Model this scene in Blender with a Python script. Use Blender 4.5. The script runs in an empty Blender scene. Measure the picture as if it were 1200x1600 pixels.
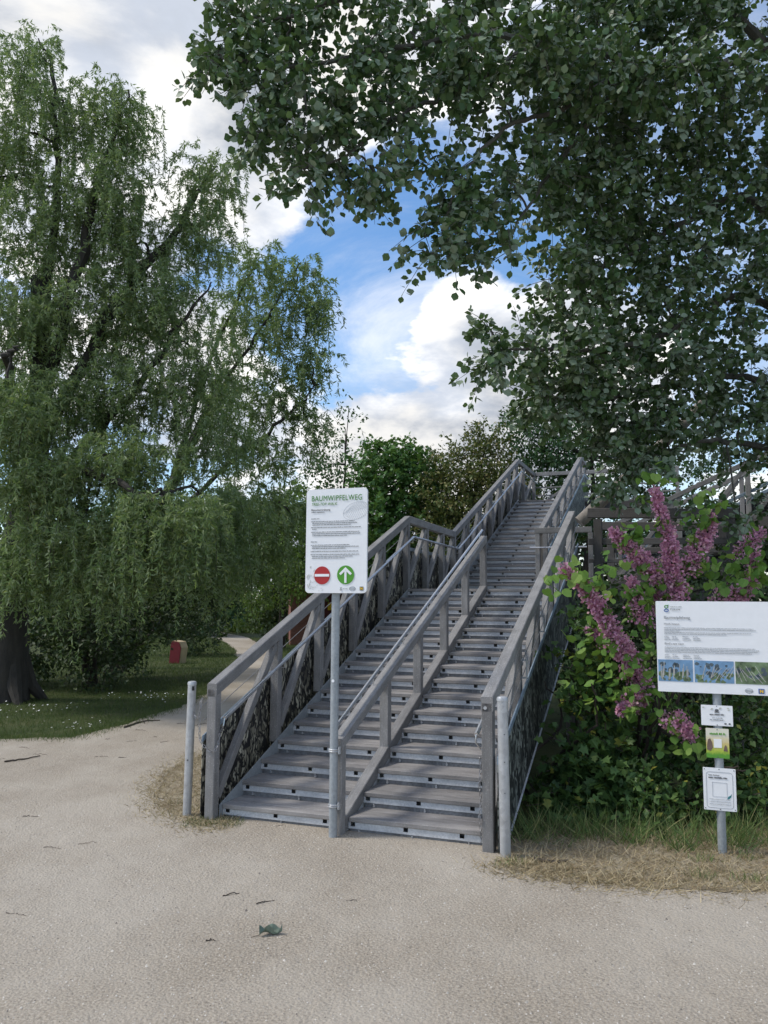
import bpy, bmesh, math, random
import numpy as np
from mathutils import Vector, Matrix

rng = np.random.default_rng(7)
random.seed(7)
scene = bpy.context.scene
col = scene.collection

# ------------------------------------------------------------------ camera
cam = bpy.data.cameras.new('camera')
cam.sensor_fit = 'VERTICAL'
cam.angle_y = math.radians(64.55)
cam.clip_start = 0.05
cam.clip_end = 3000
cam_ob = bpy.data.objects.new('camera', cam)
col.objects.link(cam_ob)
cam_ob.location = (0, 0, 1.7)
cam_ob.rotation_euler = (Matrix.Rotation(math.radians(96.05), 4, 'X') @ Matrix.Rotation(math.radians(0.356), 4, 'Z')).to_euler()
scene.camera = cam_ob

# ------------------------------------------------------------------ sky, sun, exposure
SUN_EL, SUN_AZ = math.radians(52), math.radians(-92)      # azimuth from +Y towards +X
w = bpy.data.worlds.new('World')
scene.world = w
w.use_nodes = True
nt = w.node_tree
nt.nodes.clear()
N = nt.nodes.new
def lk(a, b): nt.links.new(a, b)
def mth(op, a, b=None, c=None):
    n = N('ShaderNodeMath'); n.operation = op
    for i, v in enumerate((a, b, c)):
        if v is None: continue
        if isinstance(v, (int, float)): n.inputs[i].default_value = v
        else: lk(v, n.inputs[i])
    return n.outputs[0]
def vdot(a, v):
    n = N('ShaderNodeVectorMath'); n.operation = 'DOT_PRODUCT'
    lk(a, n.inputs[0]); n.inputs[1].default_value = v
    return n.outputs['Value']
def sstep(x, lo, hi):
    n = N('ShaderNodeMapRange'); n.interpolation_type = 'SMOOTHSTEP'
    lk(x, n.inputs[0]); n.inputs[1].default_value = lo; n.inputs[2].default_value = hi
    return n.outputs[0]
sky = N('ShaderNodeTexSky'); sky.sky_type = 'NISHITA'; sky.sun_disc = False
sky.sun_elevation = SUN_EL; sky.sun_rotation = SUN_AZ
sky.air_density = 1.0; sky.dust_density = 0.6; sky.ozone_density = 2.0
tc = N('ShaderNodeTexCoord')
sep = N('ShaderNodeSeparateXYZ'); lk(tc.outputs['Generated'], sep.inputs[0])
zz = mth('ADD', mth('MAXIMUM', sep.outputs[2], 0.0), 0.35)
comb = N('ShaderNodeCombineXYZ')
lk(mth('DIVIDE', sep.outputs[0], zz), comb.inputs[0]); lk(mth('DIVIDE', sep.outputs[1], zz), comb.inputs[1])
lk(mth('MULTIPLY', sep.outputs[2], 1.6), comb.inputs[2])
def noise(vec, scale, detail, rough, dist=0.0, off=(0, 0, 0)):
    mp = N('ShaderNodeMapping'); mp.inputs['Location'].default_value = off; lk(vec, mp.inputs[0])
    n = N('ShaderNodeTexNoise'); n.inputs['Scale'].default_value = scale; n.inputs['Detail'].default_value = detail
    n.inputs['Roughness'].default_value = rough; n.inputs['Distortion'].default_value = dist
    lk(mp.outputs[0], n.inputs['Vector'])
    return n.outputs[0]
n1 = noise(comb.outputs[0], 2.6, 9, 0.56, 0.25)
n2 = noise(comb.outputs[0], 2.6, 9, 0.56, 0.25, (-0.055, 0.05, 0.07))
nb = noise(comb.outputs[0], 1.0, 3, 0.5, 0.0, (3.1, 1.7, 0))
# where the cumulus banks lie (directions on the sky), on top of the overall broken cover
banks = [((0.109, 0.975, 0.194), 0.974, 0.993, 0.30), ((0.205, 0.923, 0.326), 0.985, 0.998, 0.22), ((-0.271, 0.796, 0.541), 0.90, 0.995, 0.20),
         ((-0.097, 0.879, 0.466), 0.990, 0.9995, 0.14), ((-0.010, 0.826, 0.563), 0.96, 0.995, 0.10), ((-0.075, 0.950, 0.302), 0.990, 0.999, -0.22), ((-0.133, 0.974, 0.181), 0.975, 0.995, 0.16),
         ((0.036, 0.924, 0.380), 0.978, 0.996, -0.30), ((0.357, 0.836, 0.417), 0.93, 0.99, -0.10), ((-0.114, 0.916, 0.384), 0.985, 0.999, -0.16)]
cov = mth('ADD', n1, mth('MULTIPLY', mth('SUBTRACT', nb, 0.5), 0.35))
for d, lo, hi, k in banks:
    cov = mth('ADD', cov, mth('MULTIPLY', sstep(vdot(tc.outputs['Generated'], d), lo, hi), k))
mask = sstep(cov, 0.50, 0.605)
thin = mth('MULTIPLY', sstep(noise(comb.outputs[0], 1.7, 10, 0.68, 0.6, (5, 2, 1)), 0.38, 0.74), 0.62)
mask = mth('MAXIMUM', mask, thin)
# thick parts of a cloud are greyer below, rims towards the sun brighter
lit = sstep(mth('SUBTRACT', n1, n2), -0.11, 0.09)
thick = sstep(cov, 0.60, 0.86)
bright = mth('SUBTRACT', mth('ADD', 0.47, mth('MULTIPLY', lit, 0.24)), mth('MULTIPLY', thick, 0.17))
cc = N('ShaderNodeMix'); cc.data_type = 'RGBA'
lk(lit, cc.inputs[0]); cc.inputs[6].default_value = (0.80, 0.87, 1.0, 1); cc.inputs[7].default_value = (1.0, 0.985, 0.96, 1)
sc_ = N('ShaderNodeVectorMath'); sc_.operation = 'SCALE'; lk(cc.outputs[2], sc_.inputs[0]); lk(bright, sc_.inputs['Scale'])
bg1 = N('ShaderNodeBackground'); bg1.inputs[1].default_value = 0.115
hs = N('ShaderNodeHueSaturation'); hs.inputs['Saturation'].default_value = 1.18; lk(sky.outputs[0], hs.inputs['Color'])
lk(hs.outputs[0], bg1.inputs[0])
bg2 = N('ShaderNodeBackground'); bg2.inputs[1].default_value = 1.0; lk(sc_.outputs[0], bg2.inputs[0])
mx = N('ShaderNodeMixShader'); lk(mask, mx.inputs[0]); lk(bg1.outputs[0], mx.inputs[1]); lk(bg2.outputs[0], mx.inputs[2])
out = N('ShaderNodeOutputWorld'); lk(mx.outputs[0], out.inputs[0])

sun = bpy.data.lights.new('sun', 'SUN'); sun.energy = 1.5; sun.angle = math.radians(11); sun.color = (1.0, 0.94, 0.84)
sun_ob = bpy.data.objects.new('sun', sun); col.objects.link(sun_ob)
sd = Vector((math.cos(SUN_EL) * math.sin(SUN_AZ), math.cos(SUN_EL) * math.cos(SUN_AZ), math.sin(SUN_EL)))
sun_ob.rotation_euler = sd.to_track_quat('Z', 'Y').to_euler()
sun_ob.location = (-10, 10, 20)

vs = scene.view_settings
vs.view_transform = 'Standard'; vs.look = 'None'; vs.exposure = 0.85; vs.gamma = 1.0
try: vs.use_curve_mapping = False
except Exception: pass
scene.cycles.max_bounces = 8
scene.cycles.transparent_max_bounces = 8

# ------------------------------------------------------------------ materials
def new_mat(name):
    m = bpy.data.materials.new(name); m.use_nodes = True
    t = m.node_tree; b = t.nodes['Principled BSDF']
    return m, t, b
def nd(t, kind, **kw):
    n = t.nodes.new(kind)
    for k, v in kw.items():
        if k in n.inputs: n.inputs[k].default_value = v
        else: setattr(n, k, v)
    return n
def ramp(t, fac, stops):
    r = t.nodes.new('ShaderNodeValToRGB'); e = r.color_ramp.elements
    while len(e) < len(stops): e.new(0.5)
    for i, (p, c) in enumerate(stops): e[i].position = p; e[i].color = (*c, 1)
    t.links.new(fac, r.inputs[0])
    return r.outputs[0]
def mixc(t, fac, a, b, mode='MIX'):
    n = t.nodes.new('ShaderNodeMix'); n.data_type = 'RGBA'; n.blend_type = mode
    for i, v in ((0, fac), (6, a), (7, b)):
        if isinstance(v, float): n.inputs[i].default_value = v
        elif isinstance(v, tuple): n.inputs[i].default_value = (*v, 1)
        else: t.links.new(v, n.inputs[i])
    return n.outputs[2]
def mapped_noise(t, vec, scale, detail=4, rough=0.55, mscale=(1, 1, 1)):
    mp = nd(t, 'ShaderNodeMapping'); mp.inputs['Scale'].default_value = mscale; t.links.new(vec, mp.inputs[0])
    n = nd(t, 'ShaderNodeTexNoise', Scale=scale, Detail=detail, Roughness=rough); t.links.new(mp.outputs[0], n.inputs['Vector'])
    return n.outputs[0]
def bump(t, b, h, strength=0.3, dist=0.01):
    n = nd(t, 'ShaderNodeBump', Strength=strength, Distance=dist); t.links.new(h, n.inputs['Height']); t.links.new(n.outputs[0], b.inputs['Normal'])

def wood(name, dark, light, streak=0.5):
    m, t, b = new_mat(name)
    tcn = nd(t, 'ShaderNodeTexCoord'); oi = nd(t, 'ShaderNodeObjectInfo')
    ad = nd(t, 'ShaderNodeVectorMath', operation='ADD'); t.links.new(tcn.outputs['UV'], ad.inputs[0])
    cb = nd(t, 'ShaderNodeCombineXYZ'); ml = nd(t, 'ShaderNodeMath', operation='MULTIPLY'); t.links.new(oi.outputs['Random'], ml.inputs[0]); ml.inputs[1].default_value = 37
    t.links.new(ml.outputs[0], cb.inputs[0]); t.links.new(ml.outputs[0], cb.inputs[1]); t.links.new(cb.outputs[0], ad.inputs[1])
    grain = mapped_noise(t, ad.outputs[0], 1.0, 6, 0.65, (3.0, 90, 90))
    blot = mapped_noise(t, ad.outputs[0], 1.0, 4, 0.6, (5, 9, 9))
    speck = mapped_noise(t, tcn.outputs['Object'], 120, 2, 0.5)
    c = ramp(t, grain, [(0.25, dark), (0.75, light)])
    c = mixc(t, 0.5, c, ramp(t, blot, [(0.3, dark), (0.7, light)]))
    c = mixc(t, ramp(t, speck, [(0.60, (0, 0, 0)), (0.70, (0.45, 0.45, 0.45))]), c, tuple(min(1, x * 1.7) for x in light))
    hv = nd(t, 'ShaderNodeHueSaturation'); mr = nd(t, 'ShaderNodeMapRange'); t.links.new(oi.outputs['Random'], mr.inputs[0]); mr.inputs[3].default_value = 0.82; mr.inputs[4].default_value = 1.18
    t.links.new(mr.outputs[0], hv.inputs['Value']); t.links.new(c, hv.inputs['Color'])
    t.links.new(hv.outputs[0], b.inputs['Base Color'])
    b.inputs['Roughness'].default_value = 0.78
    bump(t, b, grain, 0.35, 0.004)
    return m
def metal(name, c1, c2, metallic=0.6, rough=0.45, scale=60):
    m, t, b = new_mat(name)
    tcn = nd(t, 'ShaderNodeTexCoord')
    v = nd(t, 'ShaderNodeTexVoronoi', Scale=scale); t.links.new(tcn.outputs['Object'], v.inputs['Vector'])
    n = mapped_noise(t, tcn.outputs['Object'], 6, 5, 0.6)
    mixf = nd(t, 'ShaderNodeMath', operation='MULTIPLY_ADD'); t.links.new(v.outputs['Color'], mixf.inputs[0]); mixf.inputs[1].default_value = 0.35; t.links.new(n, mixf.inputs[2])
    t.links.new(ramp(t, mixf.outputs[0], [(0.35, c1), (0.95, c2)]), b.inputs['Base Color'])
    b.inputs['Metallic'].default_value = metallic
    t.links.new(ramp(t, n, [(0.3, (rough - .1,) * 3), (0.7, (rough + .15,) * 3)]), b.inputs['Roughness'])
    return m
def flat(name, c, rough=0.5, metallic=0.0, var=0.0):
    m, t, b = new_mat(name)
    if var:
        tcn = nd(t, 'ShaderNodeTexCoord'); n = mapped_noise(t, tcn.outputs['Object'], 14, 5, 0.65)
        t.links.new(ramp(t, n, [(0.3, tuple(x * (1 - var) for x in c)), (0.7, tuple(min(1, x * (1 + var)) for x in c))]), b.inputs['Base Color'])
    else: b.inputs['Base Color'].default_value = (*c, 1)
    b.inputs['Roughness'].default_value = rough; b.inputs['Metallic'].default_value = metallic
    return m
def leafm(name, stops, trans=0.25, rough=0.5, under=None, through=(0.16, 0.26, 0.03)):
    """leaf: colour from a per-leaf random attribute; part of the light goes through; paler underside"""
    m, t, b = new_mat(name)
    at_ = nd(t, 'ShaderNodeAttribute', attribute_name='rnd')
    c = ramp(t, at_.outputs['Fac'], stops)
    if under:
        g = nd(t, 'ShaderNodeNewGeometry'); c = mixc(t, g.outputs['Backfacing'], c, under)
    t.links.new(c, b.inputs['Base Color']); b.inputs['Roughness'].default_value = rough
    b.inputs['Specular IOR Level'].default_value = 0.25
    tr = nd(t, 'ShaderNodeBsdfTranslucent')
    t.links.new(mixc(t, 0.6, c, through, 'MIX'), tr.inputs[0])
    ms = nd(t, 'ShaderNodeMixShader'); ms.inputs[0].default_value = trans
    t.links.new(b.outputs[0], ms.inputs[1]); t.links.new(tr.outputs[0], ms.inputs[2])
    t.links.new(ms.outputs[0], t.nodes['Material Output'].inputs[0])
    return m
def bark(name, c1, c2, scale=8):
    m, t, b = new_mat(name)
    tcn = nd(t, 'ShaderNodeTexCoord')
    n = mapped_noise(t, tcn.outputs['Object'], scale, 7, 0.7, (1, 1, 0.25))
    t.links.new(ramp(t, n, [(0.3, c1), (0.7, c2)]), b.inputs['Base Color']); b.inputs['Roughness'].default_value = 0.9
    bump(t, b, n, 0.8, 0.03)
    return m

M = {}
M['beam'] = wood('weathered_grey_beam', (0.108, 0.105, 0.104), (0.300, 0.293, 0.288))
M['plank'] = wood('worn_tread_plank', (0.130, 0.120, 0.116), (0.345, 0.328, 0.316))
M['dark_beam'] = wood('shade_dark_beam', (0.05, 0.047, 0.045), (0.12, 0.11, 0.105))  # beam wood with the shade under the structure put into its colour
M['log'] = bark('peeled_log', (0.13, 0.11, 0.09), (0.30, 0.27, 0.235), 5)
M['strip'] = metal('galvanised_strip', (0.36, 0.375, 0.395), (0.60, 0.615, 0.635), 0.05, 0.55, 90)
M['riser'] = metal('spangled_riser_plate', (0.075, 0.077, 0.083), (0.235, 0.242, 0.255), 0.1, 0.5, 70)
M['steel'] = metal('stainless_tube', (0.42, 0.43, 0.45), (0.62, 0.63, 0.65), 0.85, 0.3, 40)
M['galv'] = metal('galvanised_pole', (0.25, 0.275, 0.295), (0.40, 0.43, 0.45), 0.25, 0.5, 60)
M['alu'] = metal('brushed_aluminium', (0.34, 0.345, 0.355), (0.54, 0.55, 0.56), 0.35, 0.42, 30)
M['bluebar'] = metal('blue_grey_bar', (0.15, 0.205, 0.265), (0.26, 0.33, 0.40), 0.2, 0.45, 40)
M['cable'] = metal('steel_cable', (0.2, 0.2, 0.2), (0.35, 0.35, 0.35), 0.6, 0.5, 60)
M['chain'] = metal('chain_steel', (0.18, 0.18, 0.19), (0.36, 0.36, 0.37), 0.7, 0.45, 60)
M['black'] = flat('slot_shade_black', (0.012, 0.012, 0.013), 0.7)
M['concrete'] = flat('concrete_footing', (0.30, 0.29, 0.27), 0.9, 0, 0.2)
M['white'] = flat('sign_white', (0.84, 0.85, 0.87), 0.4, 0, 0.03)
M['green_print'] = flat('green_print', (0.06, 0.24, 0.035), 0.45)
M['green_disc'] = flat('green_disc', (0.075, 0.30, 0.020), 0.4)
M['red_disc'] = flat('red_disc', (0.42, 0.018, 0.020), 0.4)
M['grey_print'] = flat('grey_print', (0.10, 0.105, 0.115), 0.5)
M['pale_print'] = flat('pale_print', (0.42, 0.44, 0.46), 0.5)
M['mid_print'] = flat('mid_grey_print', (0.26, 0.275, 0.29), 0.5)
M['sand_print'] = flat('sand_print', (0.56, 0.56, 0.50), 0.5)
M['blue_print'] = flat('blue_print', (0.02, 0.10, 0.35), 0.5)
M['yellow_print'] = flat('yellow_print', (0.75, 0.48, 0.02), 0.5)
M['photo_sky'] = flat('photo_sky', (0.16, 0.30, 0.48), 0.4, 0, 0.25)
M['photo_tree'] = flat('photo_tree', (0.13, 0.19, 0.10), 0.4, 0, 0.6)
M['photo_wood'] = flat('photo_wood', (0.46, 0.45, 0.42), 0.4, 0, 0.3)
M['photo_dark'] = flat('photo_dark', (0.07, 0.10, 0.12), 0.4, 0, 0.5)
M['red_board'] = flat('dark_red_paint', (0.17, 0.008, 0.016), 0.55, 0, 0.15)
M['tan_board'] = wood('tan_board', (0.42, 0.31, 0.18), (0.62, 0.49, 0.30))
M['brick'] = flat('shed_brick', (0.22, 0.10, 0.075), 0.9, 0, 0.25)
M['shed_door'] = flat('shed_door_red', (0.09, 0.016, 0.018), 0.6, 0, 0.15)
M['roof'] = flat('shed_roof', (0.09, 0.06, 0.05), 0.9, 0, 0.2)

def panel_mat(name, darkc, midc, lightc, black):
    """weatherproof screen printed with a photograph of leaves and branches: slanting leaf strokes in two directions, dark boughs between"""
    m, t, b = new_mat(name)
    tcn = nd(t, 'ShaderNodeTexCoord')
    dn = nd(t, 'ShaderNodeTexNoise', Scale=7.0, Detail=3.0); t.links.new(tcn.outputs['Object'], dn.inputs['Vector'])
    va = nd(t, 'ShaderNodeVectorMath', operation='MULTIPLY_ADD'); t.links.new(dn.outputs['Color'], va.inputs[0]); va.inputs[1].default_value = (0.16, 0.16, 0.16); t.links.new(tcn.outputs['Object'], va.inputs[2])
    def strokes(ang):
        mp = nd(t, 'ShaderNodeMapping'); mp.inputs['Rotation'].default_value = (math.radians(ang), 0, 0); mp.inputs['Scale'].default_value = (1, 30, 9); t.links.new(va.outputs[0], mp.inputs[0])
        e = nd(t, 'ShaderNodeTexVoronoi', Scale=1.0, feature='DISTANCE_TO_EDGE'); t.links.new(mp.outputs[0], e.inputs['Vector'])
        c = nd(t, 'ShaderNodeTexVoronoi', Scale=1.0); t.links.new(mp.outputs[0], c.inputs['Vector'])
        tone = ramp(t, c.outputs['Color'], [(0.15, darkc), (0.40, midc), (0.75, lightc)])
        return mixc(t, ramp(t, e.outputs['Distance'], [(0.05, (1, 1, 1)), (0.15, (0, 0, 0))]), tone, darkc)
    sel = mapped_noise(t, tcn.outputs['Object'], 9, 3, 0.5)
    c = mixc(t, ramp(t, sel, [(0.46, (0, 0, 0)), (0.50, (1, 1, 1))]), strokes(28), strokes(-42))
    bough = mapped_noise(t, va.outputs[0], 5.5, 5, 0.6, (1, 1.6, 0.9))
    c = mixc(t, ramp(t, bough, [(black, (0, 0, 0)), (black + 0.03, (1, 1, 1))]), c, darkc)
    t.links.new(c, b.inputs['Base Color']); b.inputs['Roughness'].default_value = 0.7
    return m
M['panel_l'] = panel_mat('leaf_print_panel', (0.010, 0.010, 0.012), (0.16, 0.15, 0.11), (0.56, 0.53, 0.42), 0.55)
M['panel_r'] = panel_mat('bark_print_panel', (0.010, 0.012, 0.012), (0.085, 0.095, 0.085), (0.27, 0.29, 0.26), 0.56)

# ------------------------------------------------------------------ mesh helpers
def mesh_obj(name, me, mat=None, parent=None):
    o = bpy.data.objects.new(name, me); col.objects.link(o)
    if mat is not None and not me.materials:
        for mm in (mat if isinstance(mat, (list, tuple)) else [mat]): me.materials.append(mm)
    if parent is not None: o.parent = parent
    return o
def empty(name, loc=(0, 0, 0), rz=0.0):
    o = bpy.data.objects.new(name, None); col.objects.link(o); o.location = loc; o.rotation_euler = (0, 0, rz)
    o.empty_display_size = 0.1
    return o
def tag(o, label=None, cat=None, group=None, kind=None):
    if label: o['label'] = label
    if cat: o['category'] = cat
    if group: o['group'] = group
    if kind: o['kind'] = kind
    return o
class MB:
    def __init__(s): s.v = []; s.f = []; s.uv = []; s.mi = []
    def _face(s, idx, uvs, mi): s.f.append(idx); s.uv.append(uvs); s.mi.append(mi)
    def beam(s, p0, p1, w, h, up=(0, 0, 1), ch=0.004, mi=0, cut=None):
        """beam from p0 to p1, w sideways, h along up, chamfered long edges; cut='v' keeps the end faces vertical"""
        p0, p1 = Vector(p0), Vector(p1); d = (p1 - p0); L = d.length; d.normalize()
        side = d.cross(Vector(up)).normalized(); u = side.cross(d).normalized()
        if cut == 'v':
            u = Vector((0, 0, 1))
        a, b = w / 2, h / 2; c = min(ch, a * .4, b * .4)
        prof = [(-a + c, -b), (a - c, -b), (a, -b + c), (a, b - c), (a - c, b), (-a + c, b), (-a, b - c), (-a, -b + c)]
        i0 = len(s.v)
        for p in (p0, p1):
            for x, y in prof: s.v.append(p + side * x + u * y)
        per = [0]
        for k in range(8):
            q0, q1 = prof[k], prof[(k + 1) % 8]; per.append(per[-1] + math.hypot(q1[0] - q0[0], q1[1] - q0[1]))
        for k in range(8):
            k2 = (k + 1) % 8
            s._face((i0 + k, i0 + k2, i0 + 8 + k2, i0 + 8 + k), ((0, per[k]), (0, per[k + 1]), (L, per[k + 1]), (L, per[k])), mi)
        s._face(tuple(i0 + k for k in reversed(range(8))), tuple((prof[k][0] * .05, prof[k][1]) for k in reversed(range(8))), mi)
        s._face(tuple(i0 + 8 + k for k in range(8)), tuple((prof[k][0] * .05, prof[k][1]) for k in range(8)), mi)
        return s
    def box(s, lo, hi, ch=0.003, mi=0):
        lo, hi = Vector(lo), Vector(hi); sz = hi - lo; c = (lo + hi) / 2
        ax = max(range(3), key=lambda i: sz[i])
        e = Vector((0, 0, 0)); e[ax] = sz[ax] / 2
        if ax == 0: return s.beam(c - e, c + e, sz[1], sz[2], (0, 0, 1), ch, mi)
        if ax == 1: return s.beam(c - e, c + e, sz[0], sz[2], (0, 0, 1), ch, mi)
        return s.beam(c - e, c + e, sz[0], sz[1], (0, 1, 0), ch, mi)
    def prism(s, poly, axis, a, b, mi=0):
        """polygon (2-D points) extruded along axis 'x' or 'y' or 'z' from a to b"""
        def P(q, k): return {'x': Vector((k, q[0], q[1])), 'y': Vector((q[0], k, q[1])), 'z': Vector((q[0], q[1], k))}[axis]
        i0 = len(s.v); n = len(poly)
        for k in (a, b):
            for q in poly: s.v.append(P(q, k))
        s._face(tuple(range(i0, i0 + n)), tuple((q[0], q[1]) for q in poly), mi)
        s._face(tuple(reversed(range(i0 + n, i0 + 2 * n))), tuple((q[0], q[1]) for q in reversed(poly)), mi)
        for k in range(n):
            k2 = (k + 1) % n; l = math.hypot(poly[k2][0] - poly[k][0], poly[k2][1] - poly[k][1])
            s._face((i0 + k2, i0 + k, i0 + n + k, i0 + n + k2), ((l, 0), (0, 0), (0, b - a), (l, b - a)), mi)
        return s
    def tube(s, pts, r, n=8, mi=0, cap=True):
        pts = [Vector(p) for p in pts]; rs = r if isinstance(r, (list, tuple)) else [r] * len(pts)
        i0 = len(s.v); Lacc = 0; ls = []
        ref = None
        for i, p in enumerate(pts):
            d = (pts[min(i + 1, len(pts) - 1)] - pts[max(i - 1, 0)]).normalized()
            if ref is None: ref = d.orthogonal().normalized()
            ref = (ref - d * ref.dot(d)); ref = ref.normalized() if ref.length > 1e-6 else d.orthogonal().normalized()
            bi = d.cross(ref)
            if i: Lacc += (p - pts[i - 1]).length
            ls.append(Lacc)
            for k in range(n):
                a = 2 * math.pi * k / n; s.v.append(p + (ref * math.cos(a) + bi * math.sin(a)) * rs[i])
        for i in range(len(pts) - 1):
            for k in range(n):
                k2 = (k + 1) % n
                s._face((i0 + i * n + k, i0 + i * n + k2, i0 + (i + 1) * n + k2, i0 + (i + 1) * n + k),
                        ((ls[i], k / n * .3), (ls[i], (k + 1) / n * .3), (ls[i + 1], (k + 1) / n * .3), (ls[i + 1], k / n * .3)), mi)
        if cap:
            s._face(tuple(i0 + k for k in reversed(range(n))), ((0, 0),) * n, mi)
            e = i0 + (len(pts) - 1) * n; s._face(tuple(e + k for k in range(n)), ((0, 0),) * n, mi)
        return s
    def disc(s, c, rx, rz, y, n=28, mi=0, th=0.002):
        poly = [(c[0] + rx * math.cos(2 * math.pi * k / n), c[1] + rz * math.sin(2 * math.pi * k / n)) for k in range(n)]
        return s.prism(poly, 'y', y, y + th, mi)
    def mesh(s, name, smooth=False):
        me = bpy.data.meshes.new(name); me.from_pydata([tuple(v) for v in s.v], [], s.f)
        uvl = me.uv_layers.new(name='UVMap')
        flatuv = [c for f in s.uv for q in f for c in q]
        uvl.data.foreach_set('uv', flatuv)
        me.polygons.foreach_set('material_index', s.mi)
        bm = bmesh.new(); bm.from_mesh(me); bmesh.ops.recalc_face_normals(bm, faces=bm.faces); bm.to_mesh(me); bm.free()
        if smooth:
            me.polygons.foreach_set('use_smooth', [True] * len(me.polygons))
            try: me.set_sharp_from_angle(angle=math.radians(40))
            except Exception: pass
        return me
    def build(s, name, mat, parent=None, smooth=False):
        return mesh_obj(name, s.mesh(name, smooth), mat, parent)

# ================================================================== GROUND
def ground_mat(name, stops, scale, bscale, bstr, speck=None):
    m, t, b = new_mat(name)
    tcn = nd(t, 'ShaderNodeTexCoord'); v = tcn.outputs['Object']
    big = mapped_noise(t, v, scale, 6, 0.6)
    c = ramp(t, big, stops)
    if speck:
        f1 = mapped_noise(t, v, 70, 4, 0.75)
        c = mixc(t, 0.62, c, ramp(t, f1, [(0.30, speck[0]), (0.5, stops[1][1]), (0.70, speck[1])]), 'MIX')
        vo = nd(t, 'ShaderNodeTexVoronoi', Scale=55.0); t.links.new(v, vo.inputs['Vector'])
        c = mixc(t, ramp(t, vo.outputs['Color'], [(0.0, (0.5, 0.5, 0.5)), (0.12, (0.0, 0.0, 0.0))]), c, speck[0])
        patches = mapped_noise(t, v, 0.75, 7, 0.62, (1, 0.7, 1))
        c = mixc(t, ramp(t, patches, [(0.42, (0, 0, 0)), (0.60, (0.65, 0.65, 0.65))]), c, speck[2])
    t.links.new(c, b.inputs['Base Color']); b.inputs['Roughness'].default_value = 0.95
    b.inputs['Specular IOR Level'].default_value = 0.15
    h1 = mapped_noise(t, v, bscale, 6, 0.72); h2 = mapped_noise(t, v, 7, 4, 0.6)
    vb = nd(t, 'ShaderNodeTexVoronoi', Scale=bscale * 1.1); t.links.new(v, vb.inputs['Vector'])
    sm = nd(t, 'ShaderNodeMath', operation='MULTIPLY_ADD'); t.links.new(h2, sm.inputs[0]); sm.inputs[1].default_value = 3.0; t.links.new(h1, sm.inputs[2])
    s2 = nd(t, 'ShaderNodeMath', operation='MULTIPLY_ADD'); t.links.new(vb.outputs['Distance'], s2.inputs[0]); s2.inputs[1].default_value = -0.7; t.links.new(sm.outputs[0], s2.inputs[2])
    bump(t, b, s2.outputs[0], bstr, 0.012)
    return m
M['soil'] = ground_mat('meadow_soil', [(0.3, (0.035, 0.045, 0.018)), (0.5, (0.055, 0.070, 0.026)), (0.7, (0.085, 0.090, 0.040))], 1.3, 40, 0.6)
M['gravel'] = ground_mat('fine_beige_gravel', [(0.28, (0.275, 0.235, 0.184)), (0.5, (0.350, 0.303, 0.243)), (0.72, (0.415, 0.364, 0.296))], 1.1, 62, 0.7,
                         ((0.10, 0.083, 0.064), (0.60, 0.535, 0.445), (0.46, 0.413, 0.348)))
M['litter'] = ground_mat('dry_grass_litter', [(0.3, (0.20, 0.16, 0.105)), (0.5, (0.30, 0.25, 0.175)), (0.7, (0.39, 0.34, 0.255))], 5, 60, 0.9)
def sheet(name, outline, z, mat, jag=0.0, step=0.12, kind='structure', clipn=(0, 0)):
    """flat polygon whose edge is broken up irregularly"""
    pts = []
    n = len(outline)
    for i in range(n):
        a, b = Vector(outline[i]).to_2d(), Vector(outline[(i + 1) % n]).to_2d()
        L = (b - a).length; far = min(a.length, b.length) > 45
        k = 1 if (jag == 0 or far) else max(1, int(L / step))
        for j in range(k):
            p = a.lerp(b, j / k)
            if jag and not far:
                nn = (b - a).normalized(); nn = Vector((-nn.y, nn.x))
                p = p + nn * (random.gauss(0, jag * .5) + jag * math.sin(p.x * 3.1 + p.y * 2.3))
            pts.append((p.x, p.y, 0))
    me = bpy.data.meshes.new(name); me.from_pydata(pts, [], [tuple(range(len(pts)))])
    bm = bmesh.new(); bm.from_mesh(me)
    bmesh.ops.triangulate(bm, faces=bm.faces[:]); bmesh.ops.recalc_face_normals(bm, faces=bm.faces)
    for f in bm.faces:
        if f.normal.z < 0: f.normal_flip()
    bm.to_mesh(me); bm.free()
    o = mesh_obj(name, me, mat); o.location.z = z
    tag(o, kind=kind)
    return o
sheet('ground', [(-900, -900), (900, -900), (900, 900), (-900, 900)], 0.0, M['soil'])
path_outline = [(-16, -9), (16, -9), (16, 4.6), (5.0, 5.1), (2.6, 5.3), (1.6, 5.4), (1.05, 5.6), (0.86, 5.8), (0.75, 6.6),
                (-1.0, 7.2), (-1.35, 7.4), (-1.55, 8.3), (-1.3, 12.0), (-1.9, 18.0), (-3.3, 25.0), (-5.0, 32.0), (-6.2, 36.0), (-8.0, 40),
                (-9.6, 39), (-7.9, 35.5), (-6.6, 33.0), (-5.0, 27.5), (-3.75, 21.5), (-3.05, 15.0), (-3.2, 12.4), (-3.45, 11.1), (-3.75, 9.95), (-4.6, 9.9), (-5.4, 10.7), (-7.5, 11.0), (-16, 10.6)]
sheet('gravel_path', path_outline, 0.004, M['gravel'], 0.05)
sheet('dry_verge', [(0.72, 5.42), (1.2, 5.16), (1.75, 5.0), (2.6, 4.98), (4.2, 4.85), (6.5, 4.9), (6.5, 6.6), (3.4, 6.2), (2.2, 6.25), (1.3, 6.35), (0.98, 5.95), (0.80, 5.65)], 0.008, M['litter'], 0.04, 0.06)
sheet('dry_patch', [(-1.08, 6.30), (-1.35, 6.22), (-1.72, 6.62), (-2.0, 7.25), (-2.1, 8.1), (-1.95, 8.9), (-1.5, 9.2), (-1.18, 8.2), (-1.12, 7.0)], 0.008, M['litter'], 0.04, 0.06)

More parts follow.
